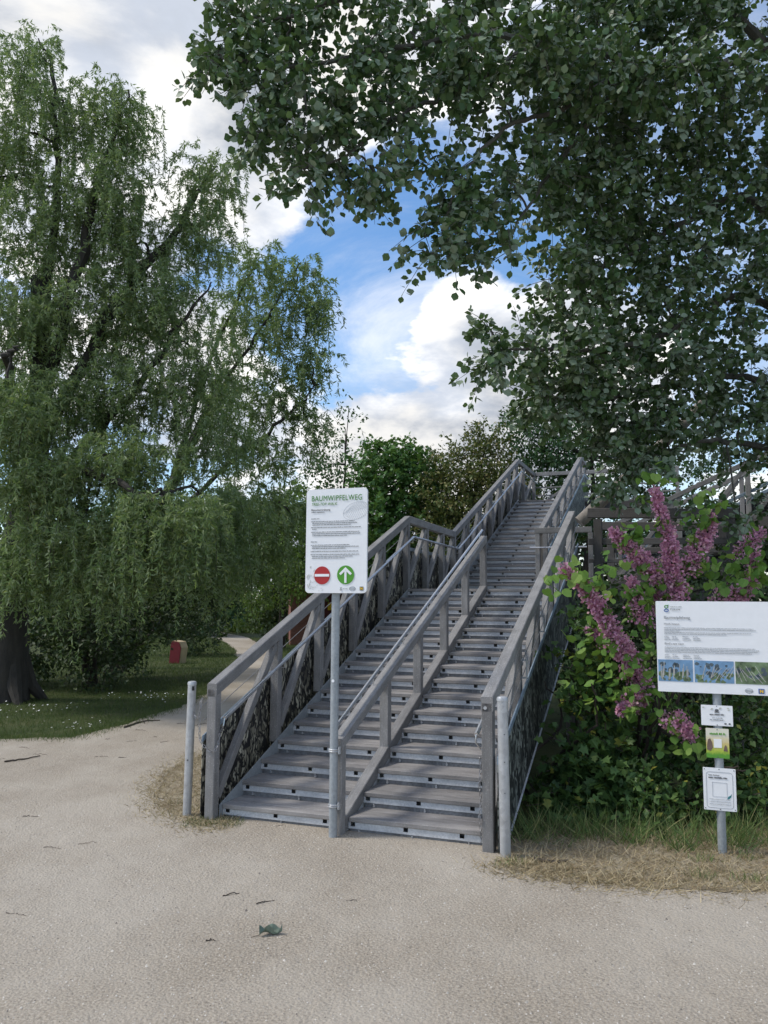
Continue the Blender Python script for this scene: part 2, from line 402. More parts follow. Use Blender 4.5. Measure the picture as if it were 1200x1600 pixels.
# ================================================================== STAIRCASE
AZ = math.radians(20.19)
ORG = Vector((-1.3514, 6.4556, 0))
def SW(t, s, z=0.0):
    """a point of the staircase frame (across, along, up) in the world"""
    return Vector((ORG.x + math.sin(AZ) * s + math.cos(AZ) * t, ORG.y + math.cos(AZ) * s - math.sin(AZ) * t, z))
R_, G_, LND, Z1, S1, WID = 0.11456, 0.30139, 2.6256, 0.1032, 0.0796, 2.2533
SLP = R_ / G_
PW = 0.080
T_L, T_M, T_R, T_U = 0.04, 1.103, WID - 0.04, 1.45
S_L = S1 + 15 * G_                # front edge of the lower landing
S_U = S_L + LND                   # front edge of the first upper tread
S_T = S_U + 17 * G_               # front edge of the top landing
Z_L = Z1 + 15 * R_
Z_T = Z1 + 33 * R_
S_END = 14.8
stairs = empty('staircase', ORG, -AZ)
tag(stairs, 'wide grey weathered timber staircase climbing to the tree-top walk, split by a middle rail', 'staircase')

PD, PG, PT = 0.1015, 0.009, 0.034   # plank depth, gap, thickness
def step_mesh(t0, t1, notches, riser=True):
    mb = MB()
    zt, zb = -PT - 0.001, -PT - 0.047
    # galvanised front strip with square notches cut from its upper edge
    poly = [(t0 - 0.012, zt)]
    for c in notches:
        poly += [(c - 0.0175, zt), (c - 0.0175, zt - 0.030), (c + 0.0175, zt - 0.030), (c + 0.0175, zt)]
    poly += [(t1 + 0.006, zt), (t1 + 0.006, zb), (t0 - 0.012, zb)]
    mb.prism(poly, 'y', 0.012, 0.016, 0)
    if riser:
        mb.box((t0, 0.022, -R_ - 0.010), (t1, 0.028, zb - 0.001), 0.0005, 1)    # spangled back plate
        mb.box((t0, 0.090, zb + 0.002), (t1, 0.094, zt - 0.002), 0.0005, 1)  # added inner backing plate that keeps the notches dark
        mb.box((t0, 0.030, zb - 0.0035), (t1, 0.088, zb - 0.0005), 0.0005, 1)
        for c in notches:
            mb.tube([(c + 0.05, 0.023, -R_ + 0.012), (c + 0.05, 0.006, -R_ + 0.012)], 0.008, 6, 2)
            mb.tube([(c + 0.05, 0.010, -R_ + 0.012), (c + 0.05, 0.007, -R_ + 0.028)], 0.005, 5, 2)
    return mb.mesh('step')
def plank_mesh(t0, t1, depth=PD):
    mb = MB(); mb.beam((t0, depth / 2, -PT / 2), (t1, depth / 2, -PT / 2), depth, PT, (0, 0, 1), 0.004)
    return mb.mesh('plank')
lanes = [('L', 0.0905, 1.056, (0.13, 0.545, 0.955)), ('R', 1.150, 2.1625, (1.173 + 0.005, 1.586, 2.0)), ('U', 0.0905, 1.399, (0.13, 0.678, 1.226))]
smesh = {}; pmesh = {}
for k, a, b, nn in lanes:
    smesh[k] = step_mesh(a, b, nn)
    for mm in (M['strip'], M['riser'], M['alu']): smesh[k].materials.append(mm)
    pmesh[k] = plank_mesh(a, b); pmesh[k].materials.append(M['plank'])
def add_step(lane, s, z, nplank=3):
    st = mesh_obj('step', smesh[lane], None, stairs); st.location = (0, s, z)
    for j in range(nplank):
        p = mesh_obj('plank', pmesh[lane], None, st)
        p.location = (random.uniform(-.004, .004), j * (PD + PG) + random.uniform(-.001, .001), random.uniform(-.0015, .0015))
for k in range(16):
    for lane in 'LR':
        add_step(lane, S1 + k * G_, Z1 + k * R_)
for k in range(18):
    add_step('U', S_U + k * G_, Z_L + (k + 1) * R_)
# landings
deck = plank_mesh(0.088, 2.168); deck.materials.append(M['plank'])
n_l = int((LND - 3 * (PD + PG)) / (PD + PG))
for j in range(n_l):
    p = mesh_obj('deck_plank', deck, None, stairs); p.location = (0, S_L + (3 + j) * (PD + PG), Z_L + random.uniform(-.0015, .0015))
deck2 = plank_mesh(0.088, 3.4); deck2.materials.append(M['plank'])
s = S_T + 3 * (PD + PG)
while s < S_END - 0.05:
    p = mesh_obj('deck_plank', deck2, None, stairs); p.location = (0, s, Z_T + random.uniform(-.0015, .0015)); s += PD + PG

# rail lines: height of the top of the rail over the run
RL = [(-0.04, 1.030), (4.72, 2.800), (7.06, 2.775), (12.62, 4.870), (S_END, 4.870)]
def rail_z(s, off=0.0):
    for (a, za), (b, zb) in zip(RL, RL[1:]):
        if s <= b or b == S_END: return za + (zb - za) * (s - a) / (b - a) + off
def rail_piece(t, a, b, w, h, off=0.0, name='rail', mat='beam'):
    mb = MB(); za, zb = rail_z(a, off), rail_z(b, off)
    mb.beam((t, a, za - h / 2), (t, b, zb - h / 2), w, h, (0, 0, 1), 0.006, 0, 'v')
    return mb.build(name, M[mat], stairs)
def brace(t, sa, za, sb, zb, w=0.066, th=0.058):
    mb = MB(); mb.beam((t, sa, za), (t, sb, zb), th, w, (0, 0, 1), 0.004)
    return mb.build('brace', M['beam'], stairs)
def side(t, stations, sign, panel, knee=True):
    """posts at the stations (s, foot z); braces from each foot to the head of the next post; bars, cables and a printed panel on the outer side"""
    RH = 0.10
    for i, (s, zf) in enumerate(stations):
        mb = MB(); zt = rail_z(s) - RH * 0.6
        mb.box((t - PW / 2 + .001, s - PW / 2, zf), (t + PW / 2 - .001, s + PW / 2, zt), 0.005)
        mb.build('post', M['beam'], stairs)
        if i + 1 < len(stations):
            s2, z2 = stations[i + 1]
            brace(t, s + 0.055, zf + 0.10 + (0.03 if zf > 0.1 else 0.06), s2 - 0.045, rail_z(s2 - .05) - RH - 0.02)
    s0, s9 = stations[0][0] - PW / 2, stations[-1][0] + PW / 2
    cuts = [s0] + [x for x, _ in RL[1:-1] if s0 + .1 < x < s9 - .1] + [s9]
    to = t + sign * 0.072
    for a, b in zip(cuts, cuts[1:]):
        rail_piece(t, a, b, PW + .004, RH)
        rail_piece(to, a, b, 0.012, 0.048, -0.40, 'flat_bar', 'bluebar')
        for off in (-0.17, -0.285):
            mb = MB(); mb.tube([(to, a, rail_z(a, off)), (to, b, rail_z(b, off))], 0.0035, 6); mb.build('cable', M['cable'], stairs)
        mb = MB()
        lo = -1.12
        q = [(a, max(0.006, rail_z(a, lo))), (b, rail_z(b, lo)), (b, rail_z(b, -0.452)), (a, rail_z(a, -0.452))]
        if rail_z(a, lo) < 0: q = [(a, 0.006), (a + (0.006 - rail_z(a, lo)) / SLP, 0.006)] + q[1:]
        mb.prism(q, 'x', to - 0.003, to + 0.003)
        mb.build('printed_panel', M[panel], stairs)
        mb = MB(); a2 = a if rail_z(a, lo) > 0.02 else a + (0.02 - rail_z(a, lo)) / SLP
        mb.beam((to, a2, rail_z(a2, lo - .003)), (to, b, rail_z(b, lo - .003)), 0.03, 0.012, (0, 0, 1), 0.002, 0, 'v'); mb.build('panel_edge', M['strip'], stairs)
        # inner handrail tube
        ti = t - sign * 0.088
        mb = MB(); e = 0.05 if a == s0 else 0.0
        pts = [(ti, a + e, rail_z(a + e, -0.285)), (ti, b, rail_z(b, -0.285))]
        mb.tube(pts, 0.0165, 10)
        if a == s0 and knee:
            p = pts[0]
            mb.tube([p, (ti, p[1] - .012, p[2] - .05), (ti + sign * .03, p[1] + .01, p[2] - .10), (ti + sign * .052, p[1] + .012, p[2] - .105)], 0.007, 6)
        mb.build('handrail_tube', M['steel'], stairs, True)
    for (s, zf) in stations:
        if s0 + .2 < s < s9 - .2:
            mb = MB()                                        # C-shaped spacer between post and flat bar
            for off in (-0.36, -0.22): mb.box((min(t + sign * .038, to), s - .02, rail_z(s, off) - .006), (max(t + sign * .038, to) + .004, s + .02, rail_z(s, off) + .006), .001)
            mb.box((to + .007, s - .02, rail_z(s, -.37)), (to + .013, s + .02, rail_z(s, -.21)), .001)
            mb.build('spacer_bracket', M['galv'], stairs)
            mb = MB(); z = rail_z(s, -.285)
            mb.tube([(t - sign * .04, s, z - .07), (t - sign * .088, s, z - .065), (t - sign * .088, s, z - .017)], 0.006, 6)
            mb.build('handrail_bracket', M['steel'], stairs)
st_low = [(0.0, 0.0)] + [(S1 + 3 * k * G_ - 0.045 + 0.09, Z1 + 3 * k * R_ - 0.02) for k in range(1, 5)] + [(S_L + 0.09, Z_L - 0.02)]
st_land = [(S_L + 0.95, Z_L - .02), (S_L + 1.78, Z_L - .02)]
st_up = [(S_U - 0.17 + 3 * k * G_, Z_L + 3 * k * R_ - 0.02) for k in range(0, 6)] + [(S_T + 0.10, Z_T - 0.02)]
st_top = [(S_T + 0.95, Z_T - .02), (S_END - 0.06, Z_T - .02)]
side(T_L, st_low + st_land + st_up + st_top, -1, 'panel_l')
side(T_R, st_low, 1, 'panel_r')
side(T_U, st_up + [(S_T + 0.95, Z_T - .02)], 1, 'panel_r', False)
# round reflector cap on the front post
mb = MB(); mb.disc((T_R - .012, 0.955), 0.012, 0.012, -PW / 2 - .003, 16); mb.build('post_cap', M['alu'], stairs)
# middle rail
mz = lambda s, o=0.0: 0.695 + 0.3885 * s + o
mid_s = [0.0] + [S1 + 3 * k * G_ + 0.0 for k in range(1, 5)] + [S_L + 0.02]
for i, s in enumerate(mid_s):
    zf = 0.0 if i == 0 else 0.065 + 0.385 * s
    mb = MB(); mb.box((T_M - .039, s - .04, zf), (T_M + .039, s + .04, mz(s) - .05), .005); mb.build('middle_post', M['beam'], stairs)
    if i + 1 < len(mid_s):
        s2 = mid_s[i + 1]; a, b = s + 0.042, s2 + 0.040
        mb = MB(); mb.beam((T_M, a, 0.095 + .385 * a - .05), (T_M, b, 0.095 + .385 * b - .05), .084, .105, (0, 0, 1), .005, 0, 'v'); mb.build('bottom_rail', M['beam'], stairs)
mb = MB(); mb.beam((T_M, -.042, mz(-.042) - .04), (T_M, S_L + .062, mz(S_L + .062) - .04), .086, .082, (0, 0, 1), .006, 0, 'v'); mb.build('middle_rail', M['beam'], stairs)
mb = MB(); mb.tube([(T_M - .02, -.03, mz(-.03) + .075), (T_M - .02, S_L + .05, mz(S_L + .05) + .075)], .015, 10); mb.build('handrail_tube', M['steel'], stairs, True)
for s in [-.01 + k * .755 for k in range(7)]:
    s = min(s, S_L + .04)
    mb = MB(); mb.tube([(T_M - .02, s, mz(s) - .01), (T_M - .02, s, mz(s) + .066)], .004, 6); mb.build('handrail_pin', M['steel'], stairs)
# stringers under the flights
for t, u in ((T_L + .0445, .010), (T_M - .03, -.06), (T_M + .03, -.06), (T_R - .0445, .010)):
    mb = MB(); mb.prism([(S1 - .035, .006), (S1 + .42, .006), (S_L + .30, Z_L - .20), (S_L + .30, Z_L - .045 + max(0, u)), (S_L + .06, Z_L + u), (S1 - .035, Z1 + u - .01)], 'x', t - .003, t + .003); mb.build('stringer', M['strip' if u < 0 else 'galv'], stairs)
for t in (T_L + .0445, T_U - .0445):
    mb = MB(); mb.prism([(S_U - .1, Z_L - .16), (S_U + .15, Z_L - .16), (S_T + .3, Z_T - .24), (S_T + .3, Z_T - .02), (S_T + .06, Z_T + .035), (S_U - .03, Z_L + R_ + .025), (S_U - .1, Z_L + .02)], 'x', t - .003, t + .003); mb.build('stringer', M['galv'], stairs)
# cross beams and columns under the landings
for (s, t0, t1, z) in ((S_L + .40, 0.0, WID, Z_L), (S_U - .25, 0.0, WID, Z_L), (S_T + .30, 0.0, 3.4, Z_T), (S_END - .12, 0.0, 3.4, Z_T)):
    mb = MB(); mb.box((t0, s - .05, z - PT - .17), (t1, s + .05, z - PT - .004), .005); mb.build('cross_beam', M['dark_beam'], stairs)
    for t in (t0 + .12, t1 - .12):
        mb = MB(); mb.box((t - .06, s - .06, 0), (t + .06, s + .06, z - PT - .171), .006); mb.build('column', M['dark_beam'], stairs)
# gate bar and short post beside the foot of the upper flight
sb = 6.93
mb = MB(); mb.beam((T_U - .075, sb, 2.745), (T_R + .02, sb, 2.745), .07, .085, (0, 0, 1), .005); mb.build('gate_bar', M['beam'], stairs)
for t in (T_U - .03, T_U + .085, T_R):
    mb = MB(); mb.box((t - .035, sb - .035, Z_L), (t + .035, sb + .035, 2.70), .004); mb.build('gate_post', M['beam'], stairs)
mb = MB(); mb.tube([(T_U - .14, sb - .08, 2.48), (T_R - .05, sb - .08, 2.48)], .014, 8); mb.build('gate_tube', M['steel'], stairs, True)
# barrier across the top landing
for z, h in ((4.87, .09), (4.50, .03), (4.30, .03)):
    mb = MB(); mb.beam((T_L + .05, S_END - .05, z - h / 2), (3.5, S_END - .05, z - h / 2), .06 if h > .05 else .03, h, (0, 0, 1), .004); mb.build('barrier_rail', M['beam'], stairs)
for t in (1.30, 2.5, 3.45):
    mb = MB(); mb.box((t - .04, S_END - .10, Z_T - .02), (t + .04, S_END - .02, 4.775), .004); mb.build('post', M['beam'], stairs)
for t0, t1 in ((0.1, 1.26), (1.36, 2.46)):
    mb = MB(); mb.beam((t0, S_END - .055, Z_T + .08), (t1, S_END - .055, 4.76), .05, .06, (0, 0, 1), .004); mb.build('brace', M['beam'], stairs)

# ------------------------------------------------------------------ tree-top walkway leaving to the right
walk = empty('elevated_walkway', SW(2.4, 5.6), -AZ)
tag(walk, 'shade-darkened timber walkway and ramp on stilts half hidden behind the leafy branches', 'walkway')
def wb(p0, p1, w_, h_, name, mat, up=(0, 0, 1)):
    mb = MB(); mb.beam(p0, p1, w_, h_, up, .005); return mb.build(name, M[mat], walk)
# local frame: x across (to the right), y along the stairs
deckz = Z_L
for j in range(17):
    pm = wb((0.02 + j * .101, -0.75, deckz - .017), (0.02 + j * .101, 1.15, deckz - .017), .0945, .034, 'deck_plank', 'dark_beam') if j == 0 else mesh_obj('deck_plank', pm0, None, walk)
    if j == 0: pm0 = pm.data
    else: pm.location = (j * .101, 0, 0)
for y in (-0.75, 1.15):
    wb((0.0, y, 2.78), (1.75, y, 2.72), .09, .12, 'walk_rail', 'dark_beam'); wb((0.0, y, 2.42), (1.75, y, 2.40), .05, .08, 'walk_rail', 'dark_beam')
    wb((0.0, y, 2.18), (1.75, y, 2.16), .03, .05, 'walk_rail', 'dark_beam')
    wb((0.0, y, deckz - .12), (1.75, y, deckz - .12), .08, .16, 'bearer', 'dark_beam')
    for x in (0.12, 1.65):
        wb((x, y, 0.0), (x, y, 2.70), .10, .10, 'stilt', 'dark_beam', (0, 1, 0))
# ramp climbing further right, its pale rails catching the light
def ramp_pts(x): return 2.81 + x * 0.46
for y, mt in ((2.0, 'beam'), (3.3, 'beam')):
    a, b = 0.0, 5.4
    wb((a, y, ramp_pts(a)), (b, y, ramp_pts(b)), .09, .07, 'ramp_rail', mt)
    wb((a, y, ramp_pts(a) - .45), (b, y, ramp_pts(b) - .45), .02, .05, 'flat_bar', 'bluebar')
    wb((a, y, ramp_pts(a) - 1.02), (b, y, ramp_pts(b) - 1.02), .09, .20, 'bearer', 'dark_beam')
    for k in range(6):
        x = a + .1 + k * .98
        wb((x, y, ramp_pts(x) - 1.0), (x, y, ramp_pts(x) - .03), .07, .07, 'post', 'beam', (0, 1, 0))
        if k < 5: wb((x + .05, y, ramp_pts(x) - .85), (x + .93, y, ramp_pts(x + .93) - .07), .05, .06, 'brace', 'beam')
        if k % 2 == 1: wb((x, y, 0), (x, y, ramp_pts(x) - 1.12), .12, .12, 'stilt', 'dark_beam', (0, 1, 0))
rampp = None
for j in range(48):
    x = 0.10 + j * .105
    if rampp is None:
        o = wb((0, 1.96, 0), (0, 3.34, 0), .095, .03, 'deck_plank', 'dark_beam'); rampp = o.data
    else: o = mesh_obj('deck_plank', rampp, None, walk)
    o.location = (x, 0, ramp_pts(x) - .90); o.rotation_euler = (0, -math.atan(.46), 0)
mb = MB(); mb.prism([(0.0, ramp_pts(0) - 1.5), (5.4, ramp_pts(5.4) - 1.5), (5.4, ramp_pts(5.4) - .47), (0.0, ramp_pts(0) - .47)], 'y', 3.36, 3.37); mb.build('printed_panel', M['panel_r'], walk)
inv = lambda P: tuple((Matrix.Rotation(AZ, 4, 'Z') @ Matrix.Translation(-SW(2.4, 5.6))) @ Vector(P))
mb = MB(); mb.tube([inv((2.71, 11.20, 2.76)), inv((3.44, 11.20, 3.44)), inv((4.18, 11.20, 4.14)), inv((4.78, 11.20, 4.74))], [.085, .083, .08, .078], 12); mb.build('log_strut', M['log'], walk, True)

# ================================================================== SIGNS
def rounded(w_, h_, r, n=5):
    pts = []
    for cx, cz, a0 in ((w_ / 2 - r, h_ / 2 - r, 0), (-w_ / 2 + r, h_ / 2 - r, 90), (-w_ / 2 + r, -h_ / 2 + r, 180), (w_ / 2 - r, -h_ / 2 + r, 270)):
        for k in range(n + 1):
            a = math.radians(a0 + 90 * k / n); pts.append((cx + r * math.cos(a), cz + r * math.sin(a)))
    return pts
def text(body, x, z, size, mat, parent, y=-0.004, shear=0.0, width=None, align='LEFT', bold=0.0, name='lettering', space=1.0):
    cu = bpy.data.curves.new('lettering', 'FONT'); cu.body = body; cu.size = size; cu.shear = shear; cu.align_x = align; cu.extrude = 0.0006; cu.offset = bold; cu.space_character = space
    tmp = bpy.data.objects.new('tmp', cu); col.objects.link(tmp)
    dg = bpy.context.evaluated_depsgraph_get(); dg.update()
    me = bpy.data.meshes.new_from_object(tmp.evaluated_get(dg)); bpy.data.objects.remove(tmp)
    if width:
        xs = [v.co.x for v in me.vertices]; k = width / (max(xs) - min(xs))
        for v in me.vertices: v.co.x *= k
    me.materials.clear()
    o = mesh_obj(name, me, M[mat], parent); o.location = (x, y, z); o.rotation_euler = (math.pi / 2, 0, 0)
    return o
def text_rows(rows, mat, parent, y=-0.0035, name='fine_print', rseed=1):
    """rows of unreadable fine print: (x0, x1, z, height)"""
    rr = random.Random(rseed); mb = MB()
    for x0, x1, z, h in rows:
        x = x0
        while x < x1:
            l = rr.uniform(1.2, 5.5) * h; x2 = min(x + l, x1)
            xx = x
            while xx < x2:
                ww = min(rr.uniform(.35, .6) * h, x2 - xx); hh = h * rr.choice((.7, .7, 1.0, .85))
                mb.prism([(xx, z), (xx + ww, z), (xx + ww, z + hh), (xx, z + hh)], 'y', y, y + .001); xx += ww + .16 * h
            x = x2 + .55 * h
    return mb.build(name, M[mat], parent)

# ---- visitor rules sign strapped to the middle post
BW, BH = 0.487, 0.768
sg = empty('notice_sign', SW(1.098, -0.086), -AZ)
tag(sg, 'tall white notice board with red no-entry and green arrow discs on a grey pole', 'sign')
mb = MB(); mb.tube([(0, 0, 0), (0, 0, 2.46)], .030, 20); mb.build('pole', M['galv'], sg, True)
bd = MB().prism(rounded(BW, BH, .03), 'y', 0.0, 0.018).build('board', M['white'], sg)
BZ = 2.117
bd.location = (0.020, -0.055, BZ)
def U(u, v): return ((u - .5) * BW, (.5 - v) * BH)
text('BAUMWIPFELWEG', U(.085, 0)[0], U(0, .116)[1], .058, 'green_print', bd, width=.402, space=1.10)
text('TREE-TOP WALK', U(.085, 0)[0], U(0, .158)[1], .028, 'green_print', bd, width=.205, shear=.25, space=1.1)
text('Besucherordnung', U(.085, 0)[0], U(0, .210)[1], .021, 'grey_print', bd, width=.152)
text('Visitor regulations', U(.085, 0)[0], U(0, .228)[1], .012, 'grey_print', bd, width=.108)
rows = []
for v, a, b in ((.290, .085, .22), (.318, .085, .80), (.334, .105, .84), (.350, .105, .74), (.376, .085, .90), (.392, .105, .18), (.420, .085, .88), (.437, .105, .89), (.454, .105, .68),
                (.514, .085, .19), (.545, .085, .72), (.561, .105, .87), (.577, .105, .66), (.606, .085, .865), (.636, .085, .88), (.653, .105, .78), (.670, .105, .65)):
    rows.append((U(a, 0)[0], U(b, 0)[0], U(0, v)[1], .0066))
text_rows(rows, 'mid_print', bd)
mb = MB()
leafc = (.155, .215)
for k in range(13):                                                   # leaf emblem drawn in fine lines
    f = -0.9 + 1.8 * k / 12; x = leafc[0] + f * .095; hw = .062 * math.sqrt(max(0.02, 1 - f * f))
    for sgn in (1, -1):
        mb.tube([(x - .01, -.0012, leafc[1] + f * .02), (x + .022, -.0012, leafc[1] + f * .02 + sgn * hw)], .0007, 4)
mb.tube([(leafc[0] + .1 * math.cos(a), -.0012, leafc[1] + .02 * math.cos(a) + .064 * math.sin(a)) for a in [2 * math.pi * k / 28 for k in range(29)]], .0007, 4)
mb.build('leaf_emblem', M['pale_print'], bd)
mb = MB(); rr = random.Random(3)
for k in range(60):
    a = rr.uniform(0, math.pi / 2); d = rr.uniform(.02, .14); x, z = -BW / 2 + .012 + d * math.cos(a), -BH / 2 + .015 + d * 1.25 * math.sin(a)
    mb.tube([(x, -.0012, z), (x + .010 * math.cos(a), -.0012, z + .014 * math.sin(a))], .0012, 4)
mb.build('ray_emblem', M['sand_print'], bd)
rd = MB().disc(U(.280, .832), .064, .066, -.004, 40).build('no_entry_disc', M['red_disc'], bd)
x, z = U(.280, .832); MB().prism([(x - .058, z - .009), (x + .058, z - .009), (x + .058, z + .010), (x - .058, z + .010)], 'y', -.0065, -.0042).build('white_bar', M['white'], rd)
gd = MB().disc(U(.665, .828), .067, .068, -.004, 40).build('arrow_disc', M['green_disc'], bd)
x, z = U(.665, .828)
mb = MB(); mb.prism([(x - .0085, z - .058), (x + .0085, z - .058), (x + .0085, z + .030), (x - .0085, z + .030)], 'y', -.0065, -.0042)
mb.prism([(x, z + .056), (x - .050, z + .010), (x - .038, z - .002), (x, z + .032), (x + .038, z - .002), (x + .050, z + .010)], 'y', -.0068, -.0043)
mb.build('white_arrow', M['white'], gd)
text('g', U(.575, 0)[0], U(0, .965)[1], .036, 'mid_print', bd)
text_rows([(U(.625, 0)[0], U(.70, 0)[0], U(0, .962)[1], .006)], 'pale_print', bd, rseed=4)
mb = MB(); x, z = U(.775, .958)
mb.tube([(x + .024 * math.cos(a), -.0012, z + .015 * math.sin(a)) for a in [2 * math.pi * k / 20 for k in range(21)]], .0012, 4)
mb.tube([(x - .02, -.0012, z - .004), (x + .02, -.0012, z - .004)], .002, 4); mb.tube([(x - .02, -.0012, z + .005), (x + .02, -.0012, z + .005)], .002, 4)
mb.build('oval_logo', M['mid_print'], bd)
x, z = U(.922, .957); lg = MB().prism([(x - .014, z - .014), (x + .014, z - .014), (x + .014, z + .014), (x - .014, z + .014)], 'y', -.003, -.001).build('square_logo', M['grey_print'], bd)
text('N', x - .010, z - .009, .027, 'yellow_print', lg, y=-.004, bold=.001)
for z in (0.60, 0.215):
    mb = MB(); ring = [(.034 * math.cos(a), .034 * math.sin(a), z) for a in [2 * math.pi * k / 20 for k in range(21)]]
    mb.tube(ring, .006, 6); mb.tube([(v[0], v[1], z + .012) for v in ring], .006, 6)
    mb.box((.036, -.014, z - .018), (.050, .014, z + .032), .002); mb.tube([(.043, -.02, z - .006), (.043, .02, z - .006)], .005, 6); mb.tube([(.043, -.02, z + .02), (.043, .02, z + .02)], .005, 6)
    mb.build('clamp', M['alu'], sg)
mb = MB(); mb.disc((0.0, 1.10), .011, .011, -.034, 14, 0, .004); mb.build('rivet', M['white'], sg)

# ---- information board by the shrubs
IW, IH = 0.76, 0.625
ig = empty('information_sign', (*(2.29, 5.66), 0), -AZ)
tag(ig, 'wide white information board with three photos over three small plaques on a grey pole', 'sign')
mb = MB(); mb.tube([(0, 0, 0), (0, 0, 1.66)], .0285, 20); mb.build('pole', M['galv'], ig, True)
ib = MB().prism(rounded(IW, IH, .006, 2), 'y', 0.0, 0.006).build('board', M['white'], ig)
ib.location = (0.0, -0.040, 1.3775)
def V(u, v): return ((u - .5) * IW, (.5 - v) * IH)
mb = MB(); x, z = V(.092, .062)
mb.tube([(x + .011 * math.cos(a), -.0015, z + .010 * math.sin(a)) for a in [2 * math.pi * k / 16 for k in range(17)]], .0028, 5)
mb.tube([(x + .008, -.0015, z + .009), (x + .016, -.0015, z + .013)], .0022, 5)
gl = mb.build('green_loop', M['green_print'], ib)
mb = MB(); mb.tube([(x + .014 * math.cos(a), -.0015, z - .026 + .009 * math.sin(a)) for a in [2 * math.pi * k / 16 for k in range(17)]], .0028, 5)
mb.build('blue_loop', M['blue_print'], ib)
text_rows([(V(.125, 0)[0], V(.225, 0)[0], V(0, .065)[1], .006)], 'pale_print', ib, rseed=5)
text('TULLN', V(.123, 0)[0], V(0, .100)[1], .016, 'grey_print', ib, width=.066)
text('Baumwipfelweg', V(.068, 0)[0], V(0, .195)[1], .027, 'mid_print', ib, width=.170)
text('Hoch hinaus', V(.068, 0)[0], V(0, .262)[1], .019, 'mid_print', ib, width=.100)
text("Bird's eye view", V(.068, 0)[0], V(0, .480)[1], .019, 'mid_print', ib, width=.126)
rows = []
for v, a, b in ((.300, .068, .82), (.317, .068, .84), (.334, .068, .20), (.350, .068, .80), (.367, .068, .60), (.515, .068, .83), (.532, .068, .86), (.549, .068, .85), (.566, .068, .80)):
    rows.append((V(a, 0)[0], V(b, 0)[0], V(0, v)[1], .0062))
for v0 in (.395, .597):
    for a, b in ((.068, .105), (.135, .17), (.225, .275), (.315, .36)):
        for k in range(3): rows.append((V(a, 0)[0], V(b + .012 * k, 0)[0], V(0, v0 + .018 * k)[1], .0058))
text_rows(rows, 'pale_print', ib, rseed=6)
def photo(u0, u1, kind):
    x0, x1 = V(u0, 0)[0], V(u1, 0)[0]; z0, z1 = V(0, .885)[1], V(0, .648)[1]; w_, h_ = x1 - x0, z1 - z0
    rr = random.Random(kind * 11)
    base = MB().prism([(x0, z0), (x1, z0), (x1, z1), (x0, z1)], 'y', -.002, -.0005).build('photo_print', M['photo_sky' if kind < 2 else 'photo_tree'], ib)
    def bits(n, mat, za, zb, smin, smax, y, name, tall=1.0):
        mb = MB()
        for _ in range(n):
            cx, cz = rr.uniform(x0 + .012, x1 - .012), z0 + h_ * rr.uniform(za, zb); s_ = rr.uniform(smin, smax); k = rr.randint(5, 8); ph = rr.uniform(0, 6)
            poly = []
            for j in range(k):
                a = ph + 2 * math.pi * j / k; q = s_ * rr.uniform(.5, 1)
                poly.append((min(x1, max(x0, cx + q * math.cos(a))), min(z1, max(z0, cz + q * tall * math.sin(a)))))
            mb.prism(poly, 'y', y, y + .0003)
        return mb.build(name, M[mat], base)
    def bars(n, mat, y, name, lean):
        mb = MB()
        for _ in range(n):
            xa = rr.uniform(x0 + .01, x1 - .03); za = z0 + h_ * rr.uniform(.05, .3); dx = lean * rr.uniform(.4, 1) * w_; dz = h_ * rr.uniform(.3, .65); t_ = rr.uniform(.002, .005)
            xb = min(x1 - t_, max(x0 + t_, xa + dx))
            mb.prism([(xa, za), (xa + t_, za), (xb + t_, za + dz), (xb, za + dz)], 'y', y, y + .0003)
        return mb.build(name, M[mat], base)
    bits(26, 'photo_tree', 0.02, .45 if kind < 2 else 1, .008, .03, -.0024, 'print_foliage')
    bits(12, 'photo_dark', .25, .85, .008, .025, -.0028, 'print_shadow')
    bars(10 if kind else 16, 'photo_wood', -.0032, 'print_timber', (.02, .25, -.35)[kind])
photo(.008, .305, 0); photo(.318, .648, 1); photo(.66, .985, 2)
mb = MB(); x, z = V(.765, .955)
mb.tube([(x + .024 * math.cos(a), -.0012, z + .014 * math.sin(a)) for a in [2 * math.pi * k / 20 for k in range(21)]], .0015, 4)
mb.tube([(x - .02, -.0012, z), (x + .02, -.0012, z)], .004, 4); mb.build('oval_logo', M['mid_print'], ib)
x, z = V(.865, .955); lg = MB().prism([(x - .018, z - .016), (x + .018, z - .016), (x + .018, z + .016), (x - .018, z + .016)], 'y', -.003, -.001).build('square_logo', M['blue_print'], ib)
text('N', x - .011, z - .010, .03, 'yellow_print', lg, y=-.004, bold=.0015)
def plaque(w_, z0, z1, dx, mat, screws=True):
    h_ = z1 - z0
    o = MB().prism(rounded(w_, h_, .004, 2), 'y', 0, .003).build('plaque', M[mat], ig); o.location = (dx, -.0335, (z0 + z1) / 2)
    mb = MB()
    for sx, sz in (((0, .92), (0, -.92)) if not screws else ((0, .94), (0, -.94), (-.9, .92), (.9, .92), (-.9, -.92), (.9, -.92))):
        mb.disc((sx * w_ / 2, sz * h_ / 2), .0035, .0035, -.002, 10)
    mb.build('screw', M['grey_print'], o)
    return o
p1 = plaque(.20, .850, .986, -.005, 'white', False)
text_rows([(-.045, .045, .002, .011)], 'grey_print', p1, rseed=8); text_rows([(-.03, .035, -.018, .006), (-.045, .045, -.032, .008)], 'mid_print', p1, rseed=9)
mb = MB(); mb.disc((0, .035), .013, .008, -.003, 14); mb.prism([(-.014, .020), (.014, .020), (.014, .027), (-.014, .027)], 'y', -.003, -.001); mb.build('small_emblem', M['grey_print'], p1)
mb = MB(); mb.disc((.052, -.052), .008, .005, -.003, 10); mb.disc((.078, -.052), .007, .006, -.003, 10); mb.build('small_logo', M['grey_print'], p1)
mb = MB()
